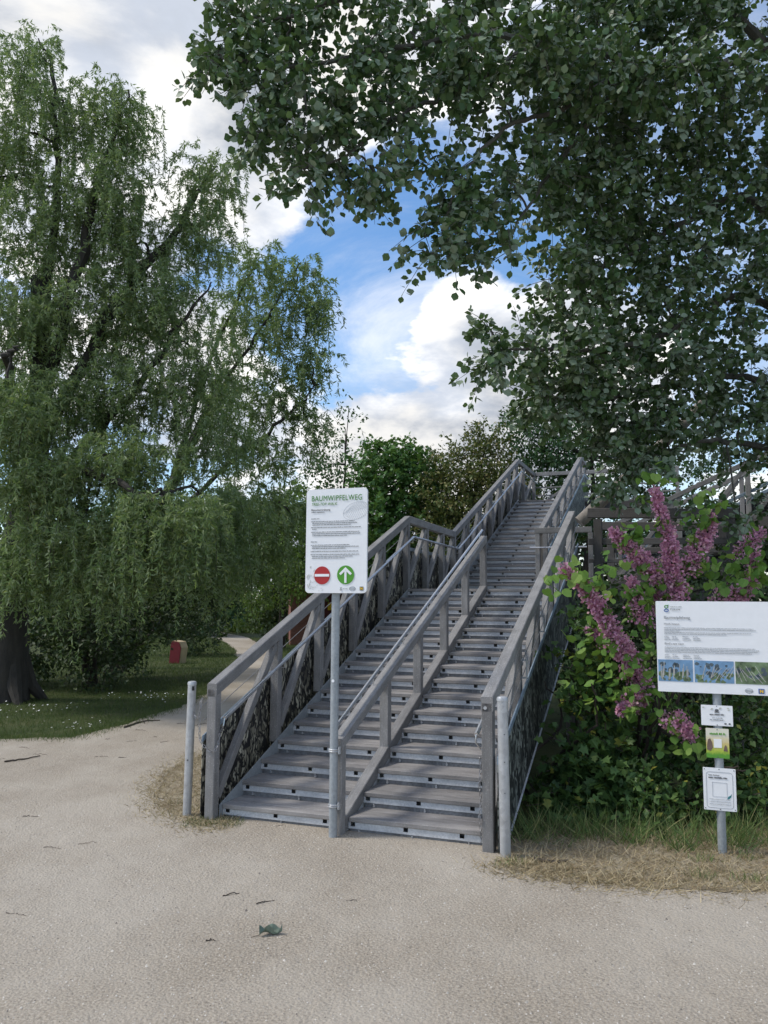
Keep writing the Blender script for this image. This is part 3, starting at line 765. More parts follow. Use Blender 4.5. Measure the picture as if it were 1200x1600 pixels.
for k in range(7): mb.disc((-.085 + .03 * (k % 2) + k * .026, .052 - .006 * (k % 3)), .008, .004, -.0025, 8)
mb.build('leaf_border', M['sand_print'], p1)
m, t_, b_ = new_mat('yellow_meadow_print')
tcn = nd(t_, 'ShaderNodeTexCoord'); sx_ = nd(t_, 'ShaderNodeSeparateXYZ'); t_.links.new(tcn.outputs['Object'], sx_.inputs[0])
nn_ = mapped_noise(t_, tcn.outputs['Object'], 45, 4, 0.6); ma_ = nd(t_, 'ShaderNodeMath', operation='MULTIPLY_ADD'); t_.links.new(nn_, ma_.inputs[0]); ma_.inputs[1].default_value = 0.05; t_.links.new(sx_.outputs[2], ma_.inputs[2])
mr_ = nd(t_, 'ShaderNodeMapRange'); t_.links.new(ma_.outputs[0], mr_.inputs[0]); mr_.inputs[1].default_value = -.075; mr_.inputs[2].default_value = .12
t_.links.new(ramp(t_, mr_.outputs[0], [(0.12, (0.10, 0.30, 0.03)), (0.24, (0.42, 0.52, 0.06)), (0.5, (0.62, 0.50, 0.20)), (0.8, (0.72, 0.70, 0.58))]), b_.inputs['Base Color'])
M['meadow_print'] = m
p2 = plaque(.145, .636, .832, -.007, 'meadow_print', False)
MB().prism([(-.024, -.03), (.026, -.03), (.026, .028), (-.024, .028)], 'y', -.002, -.0005).build('white_field', M['white'], p2)
text_rows([(-.048, .050, .056, .014)], 'green_disc', p2, rseed=10)
mb = MB(); mb.prism([(-.068, -.045), (-.045, -.052), (-.030, -.030), (-.034, .004), (-.046, .030), (-.060, .022), (-.066, -.01)], 'y', -.002, -.0008); mb.prism([(.036, -.05), (.062, -.052), (.058, -.02), (.05, -.008), (.042, -.022)], 'y', -.002, -.0008); mb.build('brown_shape', flat('brown_print', (.16, .11, .09), .5, 0, .3), p2)
p3 = plaque(.205, .292, .570, -.004, 'white')
mb = MB(); fr = rounded(.165, .235, .02, 4)
mb.tube([(q[0], -.0012, q[1] - .005) for q in fr + fr[:1]], .0010, 4, 0, False); mb.build('thin_frame', M['mid_print'], p3)
text_rows([(-.068, .0, .088, .008)], 'mid_print', p3, rseed=12); text_rows([(-.068, .050, .070, .012)], 'grey_print', p3, rseed=13)
text_rows([(-.066, .066, -.068 - .016 * k, .0045) for k in range(3)], 'pale_print', p3, rseed=14)
mb = MB(); mb.prism([(.044, -.062), (.056, -.060), (.070, -.046), (.073, -.024), (.066, -.036), (.052, -.044)], 'y', -.002, -.0008); mb.build('leaf_mark', flat('teal_print', (.03, .20, .22), .5), p3)
mb = MB(); mb.tube([(-.045, -.0012, .045), (.045, -.0012, .045), (.045, -.0012, -.048), (-.045, -.0012, -.048), (-.045, -.0012, .045)], .0012, 4, 0, False); mb.build('empty_frame', M['pale_print'], p3)

# ================================================================== BOLLARDS, CHAIN
def bollard(loc, r, h, lean, label):
    e = empty('metal_bollard', loc); tag(e, label, 'bollard')
    mb = MB(); mb.tube([(0, 0, -.02), (lean * .5, 0, h * .5), (lean, 0, h - .012)], r, 20, 0, False); mb.build('tube', M['alu'], e, True)
    mb = MB(); pts = [(lean, 0, h - .03), (lean, 0, h - .012), (lean, 0, h - .004), (lean, 0, h)]; mb.tube(pts, [r + .0025, r + .0025, r * .93, r * .55], 20); mb.build('cap', M['alu'], e, True)
    return e
b1 = bollard((-1.522, 6.535, 0), .033, 1.035, .010, 'leaning silver bollard in the dry grass patch, chained to the staircase')
mb = MB(); mb.prism([(.018, .965), (.034, .965), (.034, .998), (.018, .998)], 'y', -.036, -.020); mb.build('slot', M['black'], b1)  # solid black piece; the shade inside the slot is its colour
mb = MB(); mb.disc((.0, .43), .007, .007, -.0345, 10); mb.build('bolt', M['grey_print'], b1)
b2 = bollard((.817, 5.563, 0), .036, 1.045, -.012, 'silver bollard against the front post beside the bark-print panel')
mb = MB()
for zz_ in (.62, .80, .42): mb.disc((-.006, zz_), .004, .004, -.038, 8)
mb.build('bolt', M['grey_print'], b2)
def chain(name, pts, label, pitch=.026, rad=.0085, wire=.0028):
    pts = [Vector(p) for p in pts]; dense = []
    for a, b in zip(pts, pts[1:]):
        k = max(1, int((b - a).length / .004)); dense += [a.lerp(b, j / k) for j in range(k)]
    dense.append(pts[-1]); acc = 0; last = dense[0]; mb = MB(); i = 0
    for p, q in zip(dense, dense[1:]):
        acc += (q - p).length
        if acc >= pitch:
            d = (q - last).normalized(); sd_ = d.orthogonal().normalized(); bi = d.cross(sd_)
            if i % 2: sd_ = bi
            c = (q + last) / 2
            mb.tube([c + d * (pitch * .62) * math.cos(a) + sd_ * rad * math.sin(a) for a in [2 * math.pi * k / 10 for k in range(11)]], wire, 4, 0, False)
            last = q; acc = 0; i += 1
    o = mb.build(name, M['chain'], None); tag(o, label, 'chain'); return o
A = Vector((-1.49, 6.50, .80)); Bp = SW(-.05, -.02, .92)
cpts = [A.lerp(Bp, k / 14) - Vector((0, 0, .10 * math.sin(math.pi * k / 14))) for k in range(15)]
cpts += [SW(-.055, -.045, .90), SW(-.055, -.05, .72), SW(-.05, -.05, .60), SW(-.01, -.05, .55), SW(.05, -.052, .52), SW(.088, -.048, .52), SW(.092, -.01, .58), SW(.10, 0, .65)]
chain('security_chain', cpts, 'thin chain slung between the silver bollard and the front stair post')
c2 = [SW(T_R - .052, -.03 + .02 * math.sin(k), .62 - .036 * k) for k in range(17)]
chain('security_chain', c2, 'rusty chain hanging down the inner side of the right front stair post')

# ================================================================== COFFIN-SHAPED BOX, SHED
cx = empty('coffin_shaped_box', (-5.28, 20.97, 0), math.radians(-16)); tag(cx, 'dark red coffin-shaped box with tan edges standing on the sunlit lawn', 'box')
hexa = [(-.20, 0), (.10, 0), (.15, .40), (.09, .55), (-.10, .58), (-.16, .54)]
MB().prism([(p[0] + .005, p[1]) for p in hexa], 'y', 0.0, .30).build('shell', M['tan_board'], cx)
hx = [(p[0] * .93 - .008, .008 + p[1] * .965) for p in hexa]
MB().prism(hx, 'y', -.015, -.002).build('lid', M['red_board'], cx)
sh = empty('garden_shed', (-2.62, 29.3, 0), math.radians(10)); tag(sh, 'small brick shed with dark red door seen through the left railing', 'shed')
MB().box((-.7, 0, 0), (1.6, 1.6, 2.0), .01).build('wall', M['brick'], sh)
bme = None
for r_ in range(22):
    for c_ in range(3):
        x = -.70 + c_ * .235 + (.1175 if r_ % 2 else 0)
        if x + .22 > .02: continue
        if bme is None: o = MB().box((0, -.012, 0), (.222, .02, .075), .004).build('brick', M['brick'], sh); bme = o.data
        else: o = mesh_obj('brick', bme, None, sh)
        o.location = (x, 0, .03 + r_ * .088)
dr = MB().box((.04, -.03, 0), (.80, .02, 1.85), .006).build('door', M['shed_door'], sh)
for k in range(5): MB().box((.06 + k * .146, -.042, .05), (.19 + k * .146, -.032, 1.8), .003).build('board', M['shed_door'], dr)
MB().prism([(-1.0, 2.0), (1.9, 2.0), (.45, 2.75)], 'y', -.4, 2.0).build('roof', M['roof'], sh)
MB().box((.62, -.075, 1.25), (.95, -.045, 1.52), .004).build('yellow_plate', M['yellow_print'], sh)

# ================================================================== VEGETATION
def frames(dirs, rolls):
    """columns: leaf axis, side, normal"""
    d = dirs / np.linalg.norm(dirs, axis=1, keepdims=True)
    up = np.tile([0., 0., 1.], (len(d), 1)); up[np.abs(d[:, 2]) > .95] = [1, 0, 0]
    s_ = np.cross(d, up); s_ /= np.linalg.norm(s_, axis=1, keepdims=True); n_ = np.cross(s_, d)
    c, s2 = np.cos(rolls)[:, None], np.sin(rolls)[:, None]
    return d, s_ * c + n_ * s2, n_ * c - s_ * s2
T_POPLAR = (np.array([(0, 0, 0), (.30, .40, .06), (.62, .44, .05), (1.0, 0, -.06), (.62, -.44, .05), (.30, -.40, .06)]), [(0, 3, 1), (1, 3, 2), (0, 5, 3), (5, 4, 3)])
T_ROUND = (np.array([(.04, 0, 0), (-.04, .26, .04), (.25, .52, .07), (.65, .44, .05), (1.0, 0, -.05), (.65, -.44, .05), (.25, -.52, .07), (-.04, -.26, .04)]), [(0, 2, 1), (0, 3, 2), (0, 4, 3), (0, 5, 4), (0, 6, 5), (0, 7, 6)])
T_NARROW = (np.array([(0, 0, 0), (.45, .115, .03), (1.0, 0, -.05), (.45, -.115, .03)]), [(0, 2, 1), (0, 3, 2)])
T_OVAL = (np.array([(0, 0, 0), (.45, .30, .05), (1.0, 0, -.05), (.45, -.30, .05)]), [(0, 2, 1), (0, 3, 2)])
T_LOBED = (np.array([(0, 0, 0), (.05, .45, .04), (.38, .26, .03), (.55, .55, .05), (.66, .20, .02), (1.0, 0, -.06), (.66, -.20, .02), (.55, -.55, .05), (.38, -.26, .03), (.05, -.45, .04)]),
           [(0, 2, 1), (0, 4, 2), (2, 4, 3), (0, 5, 4), (0, 6, 5), (0, 8, 6), (8, 7, 6), (0, 9, 8)])
T_FLOWER = (np.array([(0, 0, 0), (.6, .45, .1), (1, 0, .35), (.6, -.45, .1), (.2, 0, -.35)]), [(0, 3, 2), (0, 2, 1), (0, 1, 4)])
def leaves_mesh(name, tpl, pos, dirs, size, rolls=None, mat=None, parent=None, kind='stuff', rnd=None):
    V0, F0 = tpl; n = len(pos)
    if rolls is None: rolls = rng.normal(0, .8, n)
    d, s_, nn = frames(dirs, rolls)
    size = np.asarray(size)[:, None, None]
    P = pos[:, None, :] + size * (V0[None, :, 0:1] * d[:, None, :] + V0[None, :, 1:2] * s_[:, None, :] + V0[None, :, 2:3] * nn[:, None, :])
    nv, nf = len(V0), len(F0)
    F = (np.array(F0)[None] + (np.arange(n) * nv)[:, None, None]).reshape(-1)
    me = bpy.data.meshes.new(name)
    me.vertices.add(n * nv); me.vertices.foreach_set('co', P.reshape(-1).astype(np.float32))
    me.loops.add(n * nf * 3); me.loops.foreach_set('vertex_index', F.astype(np.int32))
    me.polygons.add(n * nf); me.polygons.foreach_set('loop_start', (np.arange(n * nf) * 3).astype(np.int32))
    try: me.polygons.foreach_set('loop_total', np.full(n * nf, 3, np.int32))
    except Exception: pass
    a = me.attributes.new('rnd', 'FLOAT', 'FACE')
    if rnd is None: rnd = rng.random(n)
    a.data.foreach_set('value', np.repeat(rnd, nf).astype(np.float32))
    me.update(calc_edges=True)
    o = mesh_obj(name, me, mat, parent)
    if kind: o['kind'] = kind
    return o
def leaf_objects(tpl, pos, dirs, size, mat, parent, name='leaf', nvar=6):
    """the largest leaves as parts of their own; a handful of shared meshes of differing tint"""
    V0, F0 = tpl; vars_ = []
    for k in range(nvar):
        me = bpy.data.meshes.new(name); me.from_pydata([tuple(v) for v in V0], [], F0)
        a = me.attributes.new('rnd', 'FLOAT', 'FACE'); a.data.foreach_set('value', [(k + .5) / nvar] * len(F0)); me.materials.append(mat); vars_.append(me)
    d, s_, nn = frames(dirs, rng.normal(0, .8, len(pos)))
    for i in range(len(pos)):
        o = mesh_obj(name, vars_[i % nvar], None, parent); k = float(size[i])
        o.matrix_local = Matrix(((d[i][0] * k, s_[i][0] * k, nn[i][0] * k, pos[i][0]), (d[i][1] * k, s_[i][1] * k, nn[i][1] * k, pos[i][1]), (d[i][2] * k, s_[i][2] * k, nn[i][2] * k, pos[i][2]), (0, 0, 0, 1)))
def in_ball(n):
    v = rng.normal(size=(n, 3)); v /= np.linalg.norm(v, axis=1, keepdims=True)
    return v * (rng.random(n) ** .42)[:, None]
def curve_pts(pts, n=10, wob=.0):
    """smooth polyline through control points"""
    P = [Vector(p) for p in pts]; P = [P[0] * 2 - P[1]] + P + [P[-1] * 2 - P[-2]]; outp = []
    for i in range(1, len(P) - 2):
        for k in range(n):
            t = k / n; a, b, c, d = P[i - 1], P[i], P[i + 1], P[i + 2]
            q = 0.5 * ((2 * b) + (c - a) * t + (2 * a - 5 * b + 4 * c - d) * t * t + (3 * b - a - 3 * c + d) * t ** 3)
            outp.append(q + Vector((random.gauss(0, wob), random.gauss(0, wob), random.gauss(0, wob))))
    outp.append(P[-2]); return outp
def limb(mb, pts, r0, r1, n=7, wob=.01, seg=6):
    P = curve_pts(pts, seg, wob); k = len(P)
    mb.tube(P, [r0 + (r1 - r0) * (i / (k - 1)) for i in range(k)], n)
    return P
def nearest(P, q):
    return min(P, key=lambda p: (p - q).length_squared)

M['poplar'] = leafm('grey_poplar_leaf', [(0.0, (0.060, 0.117, 0.048)), (0.45, (0.093, 0.166, 0.069)), (0.85, (0.137, 0.217, 0.093)), (1.0, (0.262, 0.332, 0.201))], 0.13, 0.42, (0.231, 0.292, 0.201))
M['willow'] = leafm('willow_leaf', [(0.0, (0.136, 0.216, 0.081)), (0.5, (0.205, 0.295, 0.110)), (0.9, (0.295, 0.374, 0.131)), (1.0, (0.430, 0.453, 0.170))], 0.40, 0.5, (0.283, 0.351, 0.193))
M['hedge'] = leafm('shade_dark_hedge_leaf', [(0.0, (0.027, 0.050, 0.022)), (0.6, (0.048, 0.077, 0.032)), (1.0, (0.074, 0.109, 0.042))], 0.12, 0.5)  # leaf green darkened so the colour carries the shade under the trees
M['maple'] = leafm('fresh_green_leaf', [(0.0, (0.047, 0.116, 0.034)), (0.5, (0.081, 0.178, 0.047)), (1.0, (0.139, 0.248, 0.066))], 0.22, 0.5)
M['bronze'] = leafm('bronze_green_leaf', [(0.0, (0.078, 0.112, 0.037)), (0.5, (0.132, 0.155, 0.049)), (1.0, (0.233, 0.194, 0.070))], 0.18, 0.5)
M['blue_green'] = leafm('deep_green_leaf', [(0.0, (0.036, 0.084, 0.039)), (0.5, (0.060, 0.128, 0.054)), (1.0, (0.093, 0.165, 0.069))], 0.18, 0.5)
M['lime'] = leafm('sunny_green_leaf', [(0.0, (0.090, 0.168, 0.036)), (0.5, (0.138, 0.228, 0.048)), (1.0, (0.204, 0.264, 0.066))], 0.30, 0.5)  # brighter green, with sunlight on the far tree put into the colour
M['redbud'] = leafm('redbud_leaf', [(0.0, (0.119, 0.245, 0.051)), (0.5, (0.186, 0.338, 0.071)), (1.0, (0.295, 0.414, 0.105))], 0.38, 0.42)
M['blossom'] = leafm('redbud_blossom', [(0.0, (0.52, 0.22, 0.34)), (0.5, (0.72, 0.38, 0.53)), (0.85, (0.80, 0.50, 0.61)), (1.0, (0.68, 0.47, 0.42))], 0.30, 0.6, None, (0.72, 0.36, 0.52))
M['bramble'] = leafm('undergrowth_leaf', [(0.0, (0.035, 0.079, 0.025)), (0.5, (0.058, 0.117, 0.035)), (0.93, (0.093, 0.157, 0.046)), (1.0, (0.326, 0.314, 0.058))], 0.18, 0.5)
M['grass'] = leafm('green_grass', [(0.0, (0.045, 0.080, 0.022)), (0.6, (0.080, 0.120, 0.034)), (1.0, (0.150, 0.165, 0.060))], 0.2, 0.6)
M['tall_grass'] = leafm('tall_grass_blade', [(0.0, (0.083, 0.143, 0.045)), (0.6, (0.135, 0.209, 0.067)), (1.0, (0.359, 0.329, 0.149))], 0.2, 0.6)
M['straw'] = leafm('straw', [(0.0, (0.213, 0.156, 0.088)), (0.5, (0.388, 0.306, 0.181)), (1.0, (0.550, 0.463, 0.300))], 0.1, 0.8)
M['daisy'] = flat('daisy_white', (0.75, 0.75, 0.72), 0.6)
M['bark_willow'] = bark('willow_bark', (0.020, 0.018, 0.015), (0.055, 0.048, 0.040))
M['bark_poplar'] = bark('poplar_bark', (0.055, 0.052, 0.045), (0.15, 0.14, 0.12))
M['bark_shrub'] = bark('shrub_bark', (0.03, 0.022, 0.018), (0.07, 0.055, 0.045), 30)

# ---- the grey poplar whose branches hang over the stairs
pop = empty('poplar_tree', (6.2, 8.6, 0)); tag(pop, 'large grey-leaved poplar overhanging the staircase and the walkway with heavy drooping branches', 'tree')
PO = np.array([6.2, 8.6, 0.0])
pl = lambda P: tuple(Vector(P) - Vector(PO))
mb = MB()
trunk = limb(mb, [(0, 0, -.1), (-.1, .05, 2.0), (.05, .1, 4.0), (-.2, 0, 6.5), (-.3, -.2, 9.5)], .34, .15, 12, .02)
mb.build('trunk', M['bark_poplar'], pop, True)
mb = MB(); bones = list(trunk)
limbs = [[(-.1, .0, 4.6), pl((4.08, 8.20, 7.21)), pl((3.44, 8.00, 7.28)), pl((2.60, 7.80, 7.21)), pl((1.43, 7.50, 7.21)), pl((0.85, 7.40, 7.20)), pl((-0.27, 7.20, 6.80)), pl((-1.03, 7.00, 6.56)), pl((-1.48, 6.90, 6.58))],
         [pl((1.43, 7.50, 7.21)), pl((0.72, 7.40, 6.62)), pl((0.22, 7.20, 6.29)), pl((-0.25, 7.00, 5.79)), pl((-0.59, 6.90, 5.51))],
         [pl((2.60, 7.80, 7.21)), pl((1.78, 7.70, 6.62)), pl((1.17, 7.50, 6.29)), pl((0.71, 7.30, 5.65)), pl((0.52, 7.20, 5.09))],
         [pl((2.60, 7.80, 7.21)), pl((1.98, 8.00, 6.46)), pl((1.53, 7.80, 5.79)), pl((1.20, 7.60, 5.22))],
         [(-.05, .1, 3.6), pl((4.44, 9.00, 6.20)), pl((3.62, 8.80, 6.09)), pl((2.81, 8.60, 5.54)), pl((2.07, 8.50, 5.13)), pl((1.70, 8.40, 4.88))],
         [(.0, .1, 3.2), pl((4.51, 9.40, 5.27)), pl((3.54, 9.10, 4.85)), pl((2.56, 8.80, 4.48)), pl((1.76, 8.40, 4.35)), pl((1.14, 8.10, 4.25))],
         [(.0, .1, 2.8), pl((4.57, 9.60, 4.31)), pl((3.63, 9.40, 4.25)), pl((2.66, 9.20, 4.03)), pl((2.02, 9.00, 3.69))],
         [(-.2, 0, 6.0), pl((3.98, 8.60, 8.29)), pl((2.76, 8.20, 8.35)), pl((1.43, 7.80, 8.09)), pl((0.09, 7.40, 7.69)), pl((-0.81, 7.10, 7.18)), pl((-1.33, 7.00, 6.97))],
         [(-.1, 0, 2.6), pl((4.51, 9.40, 3.48)), pl((3.61, 9.20, 3.51)), pl((2.94, 9.20, 3.29))]]
for k, L in enumerate(limbs):
    bones += limb(mb, L, .062 if k in (0, 7) else (.055 if k in (4, 5, 6, 8) else .03), .010, 7, .015)
blobs = [((2.01, 7.30, 6.85), (0.40, 0.30, 0.20), 46), ((2.75, 7.50, 6.90), (0.41, 0.30, 0.21), 46), ((1.33, 7.00, 6.76), (0.33, 0.30, 0.17), 38), ((3.54, 7.70, 6.97), (0.36, 0.30, 0.18), 34), ((0.68, 7.00, 6.67), (0.28, 0.30, 0.22), 34), ((-1.60, 6.90, 6.52), (0.15, 0.25, 0.22), 16), ((-1.48, 7.00, 6.97), (0.22, 0.30, 0.25), 25), ((-1.20, 7.00, 6.46), (0.25, 0.35, 0.33), 38), ((-1.12, 6.90, 5.96), (0.16, 0.30, 0.19), 19), ((-0.94, 7.20, 6.99), (0.34, 0.40, 0.34), 44), ((-0.73, 7.00, 6.09), (0.30, 0.40, 0.30), 45), ((-0.74, 6.90, 5.51), (0.13, 0.25, 0.21), 19),
         ((-0.37, 7.00, 5.88), (0.25, 0.35, 0.33), 34), ((-0.27, 7.20, 6.74), (0.34, 0.40, 0.34), 37), ((-0.08, 7.00, 5.51), (0.18, 0.30, 0.18), 22), ((0.10, 7.20, 6.16), (0.26, 0.40, 0.34), 34), ((0.23, 7.50, 7.29), (0.44, 0.50, 0.36), 59), ((0.60, 7.50, 6.75), (0.30, 0.40, 0.33), 32), ((0.53, 7.30, 5.65), (0.20, 0.30, 0.26), 26),
         ((0.55, 7.20, 5.06), (0.20, 0.30, 0.26), 32), ((0.80, 7.30, 5.33), (0.17, 0.30, 0.26), 25), ((1.12, 8.00, 7.74), (0.51, 0.60, 0.35), 66), ((1.09, 7.60, 6.55), (0.16, 0.30, 0.36), 13), ((1.18, 7.60, 5.81), (0.14, 0.30, 0.30), 16), ((1.17, 7.50, 5.14), (0.08, 0.15, 0.17), 7), ((1.59, 8.00, 7.09), (0.38, 0.50, 0.38), 45), ((1.61, 8.00, 6.10), (0.28, 0.50, 0.51), 48),
         ((1.11, 8.10, 4.15), (0.17, 0.20, 0.17), 20), ((1.09, 8.10, 4.45), (0.12, 0.15, 0.13), 9), ((1.56, 8.40, 4.45), (0.15, 0.30, 0.17), 14), ((2.29, 8.30, 7.82), (0.66, 0.80, 0.52), 150), ((2.19, 8.30, 6.78), (0.52, 0.80, 0.52), 120), ((2.33, 8.60, 5.99), (0.54, 0.80, 0.54), 120), ((2.10, 8.60, 5.25), (0.41, 0.70, 0.41), 84), ((2.04, 8.70, 4.48), (0.41, 0.70, 0.41), 92),
         ((1.70, 8.80, 4.00), (0.31, 0.50, 0.24), 36), ((2.21, 9.00, 4.02), (0.46, 0.60, 0.26), 76), ((2.86, 9.20, 3.21), (0.33, 0.50, 0.29), 44), ((2.59, 9.10, 3.67), (0.29, 0.40, 0.19), 26), ((3.17, 8.60, 8.05), (0.61, 0.90, 0.48), 120), ((3.07, 8.60, 7.04), (0.54, 0.90, 0.48), 100), ((3.22, 8.90, 6.22), (0.63, 0.90, 0.56), 120), ((3.08, 9.00, 5.26), (0.64, 0.90, 0.57), 130), ((3.04, 9.20, 4.42), (0.65, 0.90, 0.51), 130),
         ((3.13, 9.30, 3.68), (0.59, 0.70, 0.33), 80), ((4.07, 8.80, 8.36), (0.56, 0.90, 0.35), 70), ((3.87, 8.80, 6.98), (0.49, 0.90, 0.31), 50), ((4.20, 9.10, 6.48), (0.65, 0.90, 0.50), 90), ((4.13, 9.20, 5.51), (0.65, 0.90, 0.58), 110), ((4.18, 9.40, 4.56), (0.67, 0.90, 0.59), 100), ((4.22, 9.40, 3.79), (0.59, 0.80, 0.45), 66), ((4.02, 9.20, 2.70), (0.51, 0.60, 0.25), 20),
         ((4.92, 8.80, 7.50), (0.56, 1.00, 0.83), 80), ((5.12, 9.20, 5.75), (0.58, 1.00, 0.94), 80), ((5.13, 9.40, 3.87), (0.59, 1.00, 0.97), 80), ((-0.82, 7.10, 7.57), (0.62, 0.50, 0.22), 60), ((0.74, 7.60, 8.06), (0.90, 0.60, 0.24), 110), ((2.77, 8.20, 8.65), (1.10, 0.80, 0.29), 120),
         ((5.6, 8.4, 8.6), (1.8, 1.8, 1.5), 160), ((7.6, 9.0, 6.5), (1.6, 1.8, 2.0), 160), ((7.4, 9.0, 3.6), (1.3, 1.6, 1.4), 90)]
LP, LD, LS = [], [], []
twb = MB()
for c, rad, n in blobs:
    c = np.array(c); rad = np.array(rad)
    starts = c + in_ball(n) * rad
    cv = Vector(c - PO); hub = nearest(bones, cv)
    if (hub - cv).length > .05:
        mid = (hub + cv) / 2 + Vector((0, 0, .05))
        twb.tube(curve_pts([hub, mid, cv], 4, .008), .012, 5)
    for q in starts:
        out_ = (q - c) / np.linalg.norm(q - c + 1e-6)
        L = rng.uniform(.16, .42); d = out_ * .5 + rng.normal(0, .6, 3) + np.array([0, 0, -.15]); d /= np.linalg.norm(d)
        e = q + d * L + np.array([0, 0, -.25 * L])
        m = (q + e) / 2 + np.array([0, 0, .06 * L])
        twb.tube([tuple(q - PO), tuple(m - PO), tuple(e - PO)], [.0045, .0035, .002], 4, 0, False)
        k = int(rng.integers(12, 22))
        ts = np.sort(rng.random(k)) ** .8
        base = q[None] * (1 - ts[:, None]) ** 2 + 2 * m[None] * (ts * (1 - ts))[:, None] + e[None] * (ts ** 2)[:, None]
        dd = rng.normal(0, .75, (k, 3)) + d * .5 + np.array([0, 0, -.55])
        dd /= np.linalg.norm(dd, axis=1, keepdims=True)
        LP.append(base + dd * .035); LD.append(dd); LS.append(rng.uniform(.050, .094, k))
twb.build('twigs', M['bark_poplar'], pop)['kind'] = 'stuff'
mb.build('limbs', M['bark_poplar'], pop, True)['kind'] = 'stuff'
LP, LD, LS = np.concatenate(LP), np.concatenate(LD), np.concatenate(LS)
size_px = LS / np.linalg.norm(LP - np.array([0, 0, 1.7]), axis=1)
inv_ = (np.abs(LP[:, 0] / LP[:, 1]) < .46) & ((LP[:, 2] - 1.7) / LP[:, 1] < .70)
order = np.argsort(-size_px * inv_)
big, rest = order[:300], order[300:]
leaf_objects(T_POPLAR, LP[big] - PO, LD[big], LS[big], M['poplar'], pop)
leaves_mesh('foliage', T_POPLAR, LP[rest] - PO, LD[rest], LS[rest], None, M['poplar'], pop)
n_pop = len(LP)

# ---- willows on the left
def willow(name, origin, label, trunk_pts, limb_list, blobs, r0, strand=(.5, 1.6), leaf=(.055, .095), per_m=38, fan=0.35, dens=1.0):
    t = empty(name, origin); tag(t, label, 'tree', None); O = np.array(origin, float)
    L = lambda P: tuple(Vector(P) - Vector(origin))
    mb = MB(); bones = limb(mb, [L(p) for p in trunk_pts], r0, r0 * .45, 12, .02)
    for k in range(5):
        a_ = k * 1.26 + .4; mb.tube([(math.cos(a_) * r0 * .55, math.sin(a_) * r0 * .55, .75), (math.cos(a_) * r0 * .95, math.sin(a_) * r0 * .95, .25), (math.cos(a_) * r0 * 1.7, math.sin(a_) * r0 * 1.7, -.06)], [r0 * .3, r0 * .32, r0 * .16], 8)
    mb.build('trunk', M['bark_willow'], t, True)
    mb = MB()
    for pts in limb_list: bones += limb(mb, [L(p) for p in pts], r0 * .33, .012, 7, .03)
    LPs, LDs = [], []; tw = MB()
    for c, rad, n in blobs:
        c = np.array(c); rad = np.array(rad)
        cv = Vector(c - O); hub = nearest(bones, cv)
        tw.tube(curve_pts([hub, (hub + cv) / 2 + Vector((0, 0, .25)), cv], 4, .02), [.03 - .002 * i for i in range(9)], 5)
        for q in c + in_ball(int(n * dens)) * rad:
            h = rng.normal(0, 1, 2); h /= np.linalg.norm(h) + 1e-6
            Ls = rng.uniform(*strand); k0 = int(Ls * per_m) + 3
            ts = np.sort(rng.random(k0)) * Ls
            rise = rng.uniform(-.1, .45) * fan / .35
            hor = fan * (1 - np.exp(-ts / .35)) * rng.uniform(.3, 1.3)
            z = rise * ts - .75 * ts ** 2 / (Ls * .75 + .35)
            px = q[None] + np.stack([h[0] * hor, h[1] * hor, z], 1)
            if rng.random() < .16:
                tw.tube([tuple(px[i] - O) for i in sorted(set((0, k0 // 3, 2 * k0 // 3, k0 - 1)))], .004, 3, 0, False)
            dd = rng.normal(0, .55, (k0, 3)) + np.stack([h[0] * .3 * np.ones(k0), h[1] * .3 * np.ones(k0), -.55 * np.ones(k0)], 1)
            LPs.append(px); LDs.append(dd)
    tw.build('twigs', M['bark_willow'], t)['kind'] = 'stuff'
    mb.build('limbs', M['bark_willow'], t, True)['kind'] = 'stuff'
    P, D = np.concatenate(LPs), np.concatenate(LDs); keep = P[:, 2] > .25; P, D = P[keep], D[keep]
    leaves_mesh('foliage', T_NARROW, P - O, D, rng.uniform(leaf[0], leaf[1], len(P)) * 1.25, rng.uniform(-3, 3, len(P)), M['willow'], t)
    return len(P)
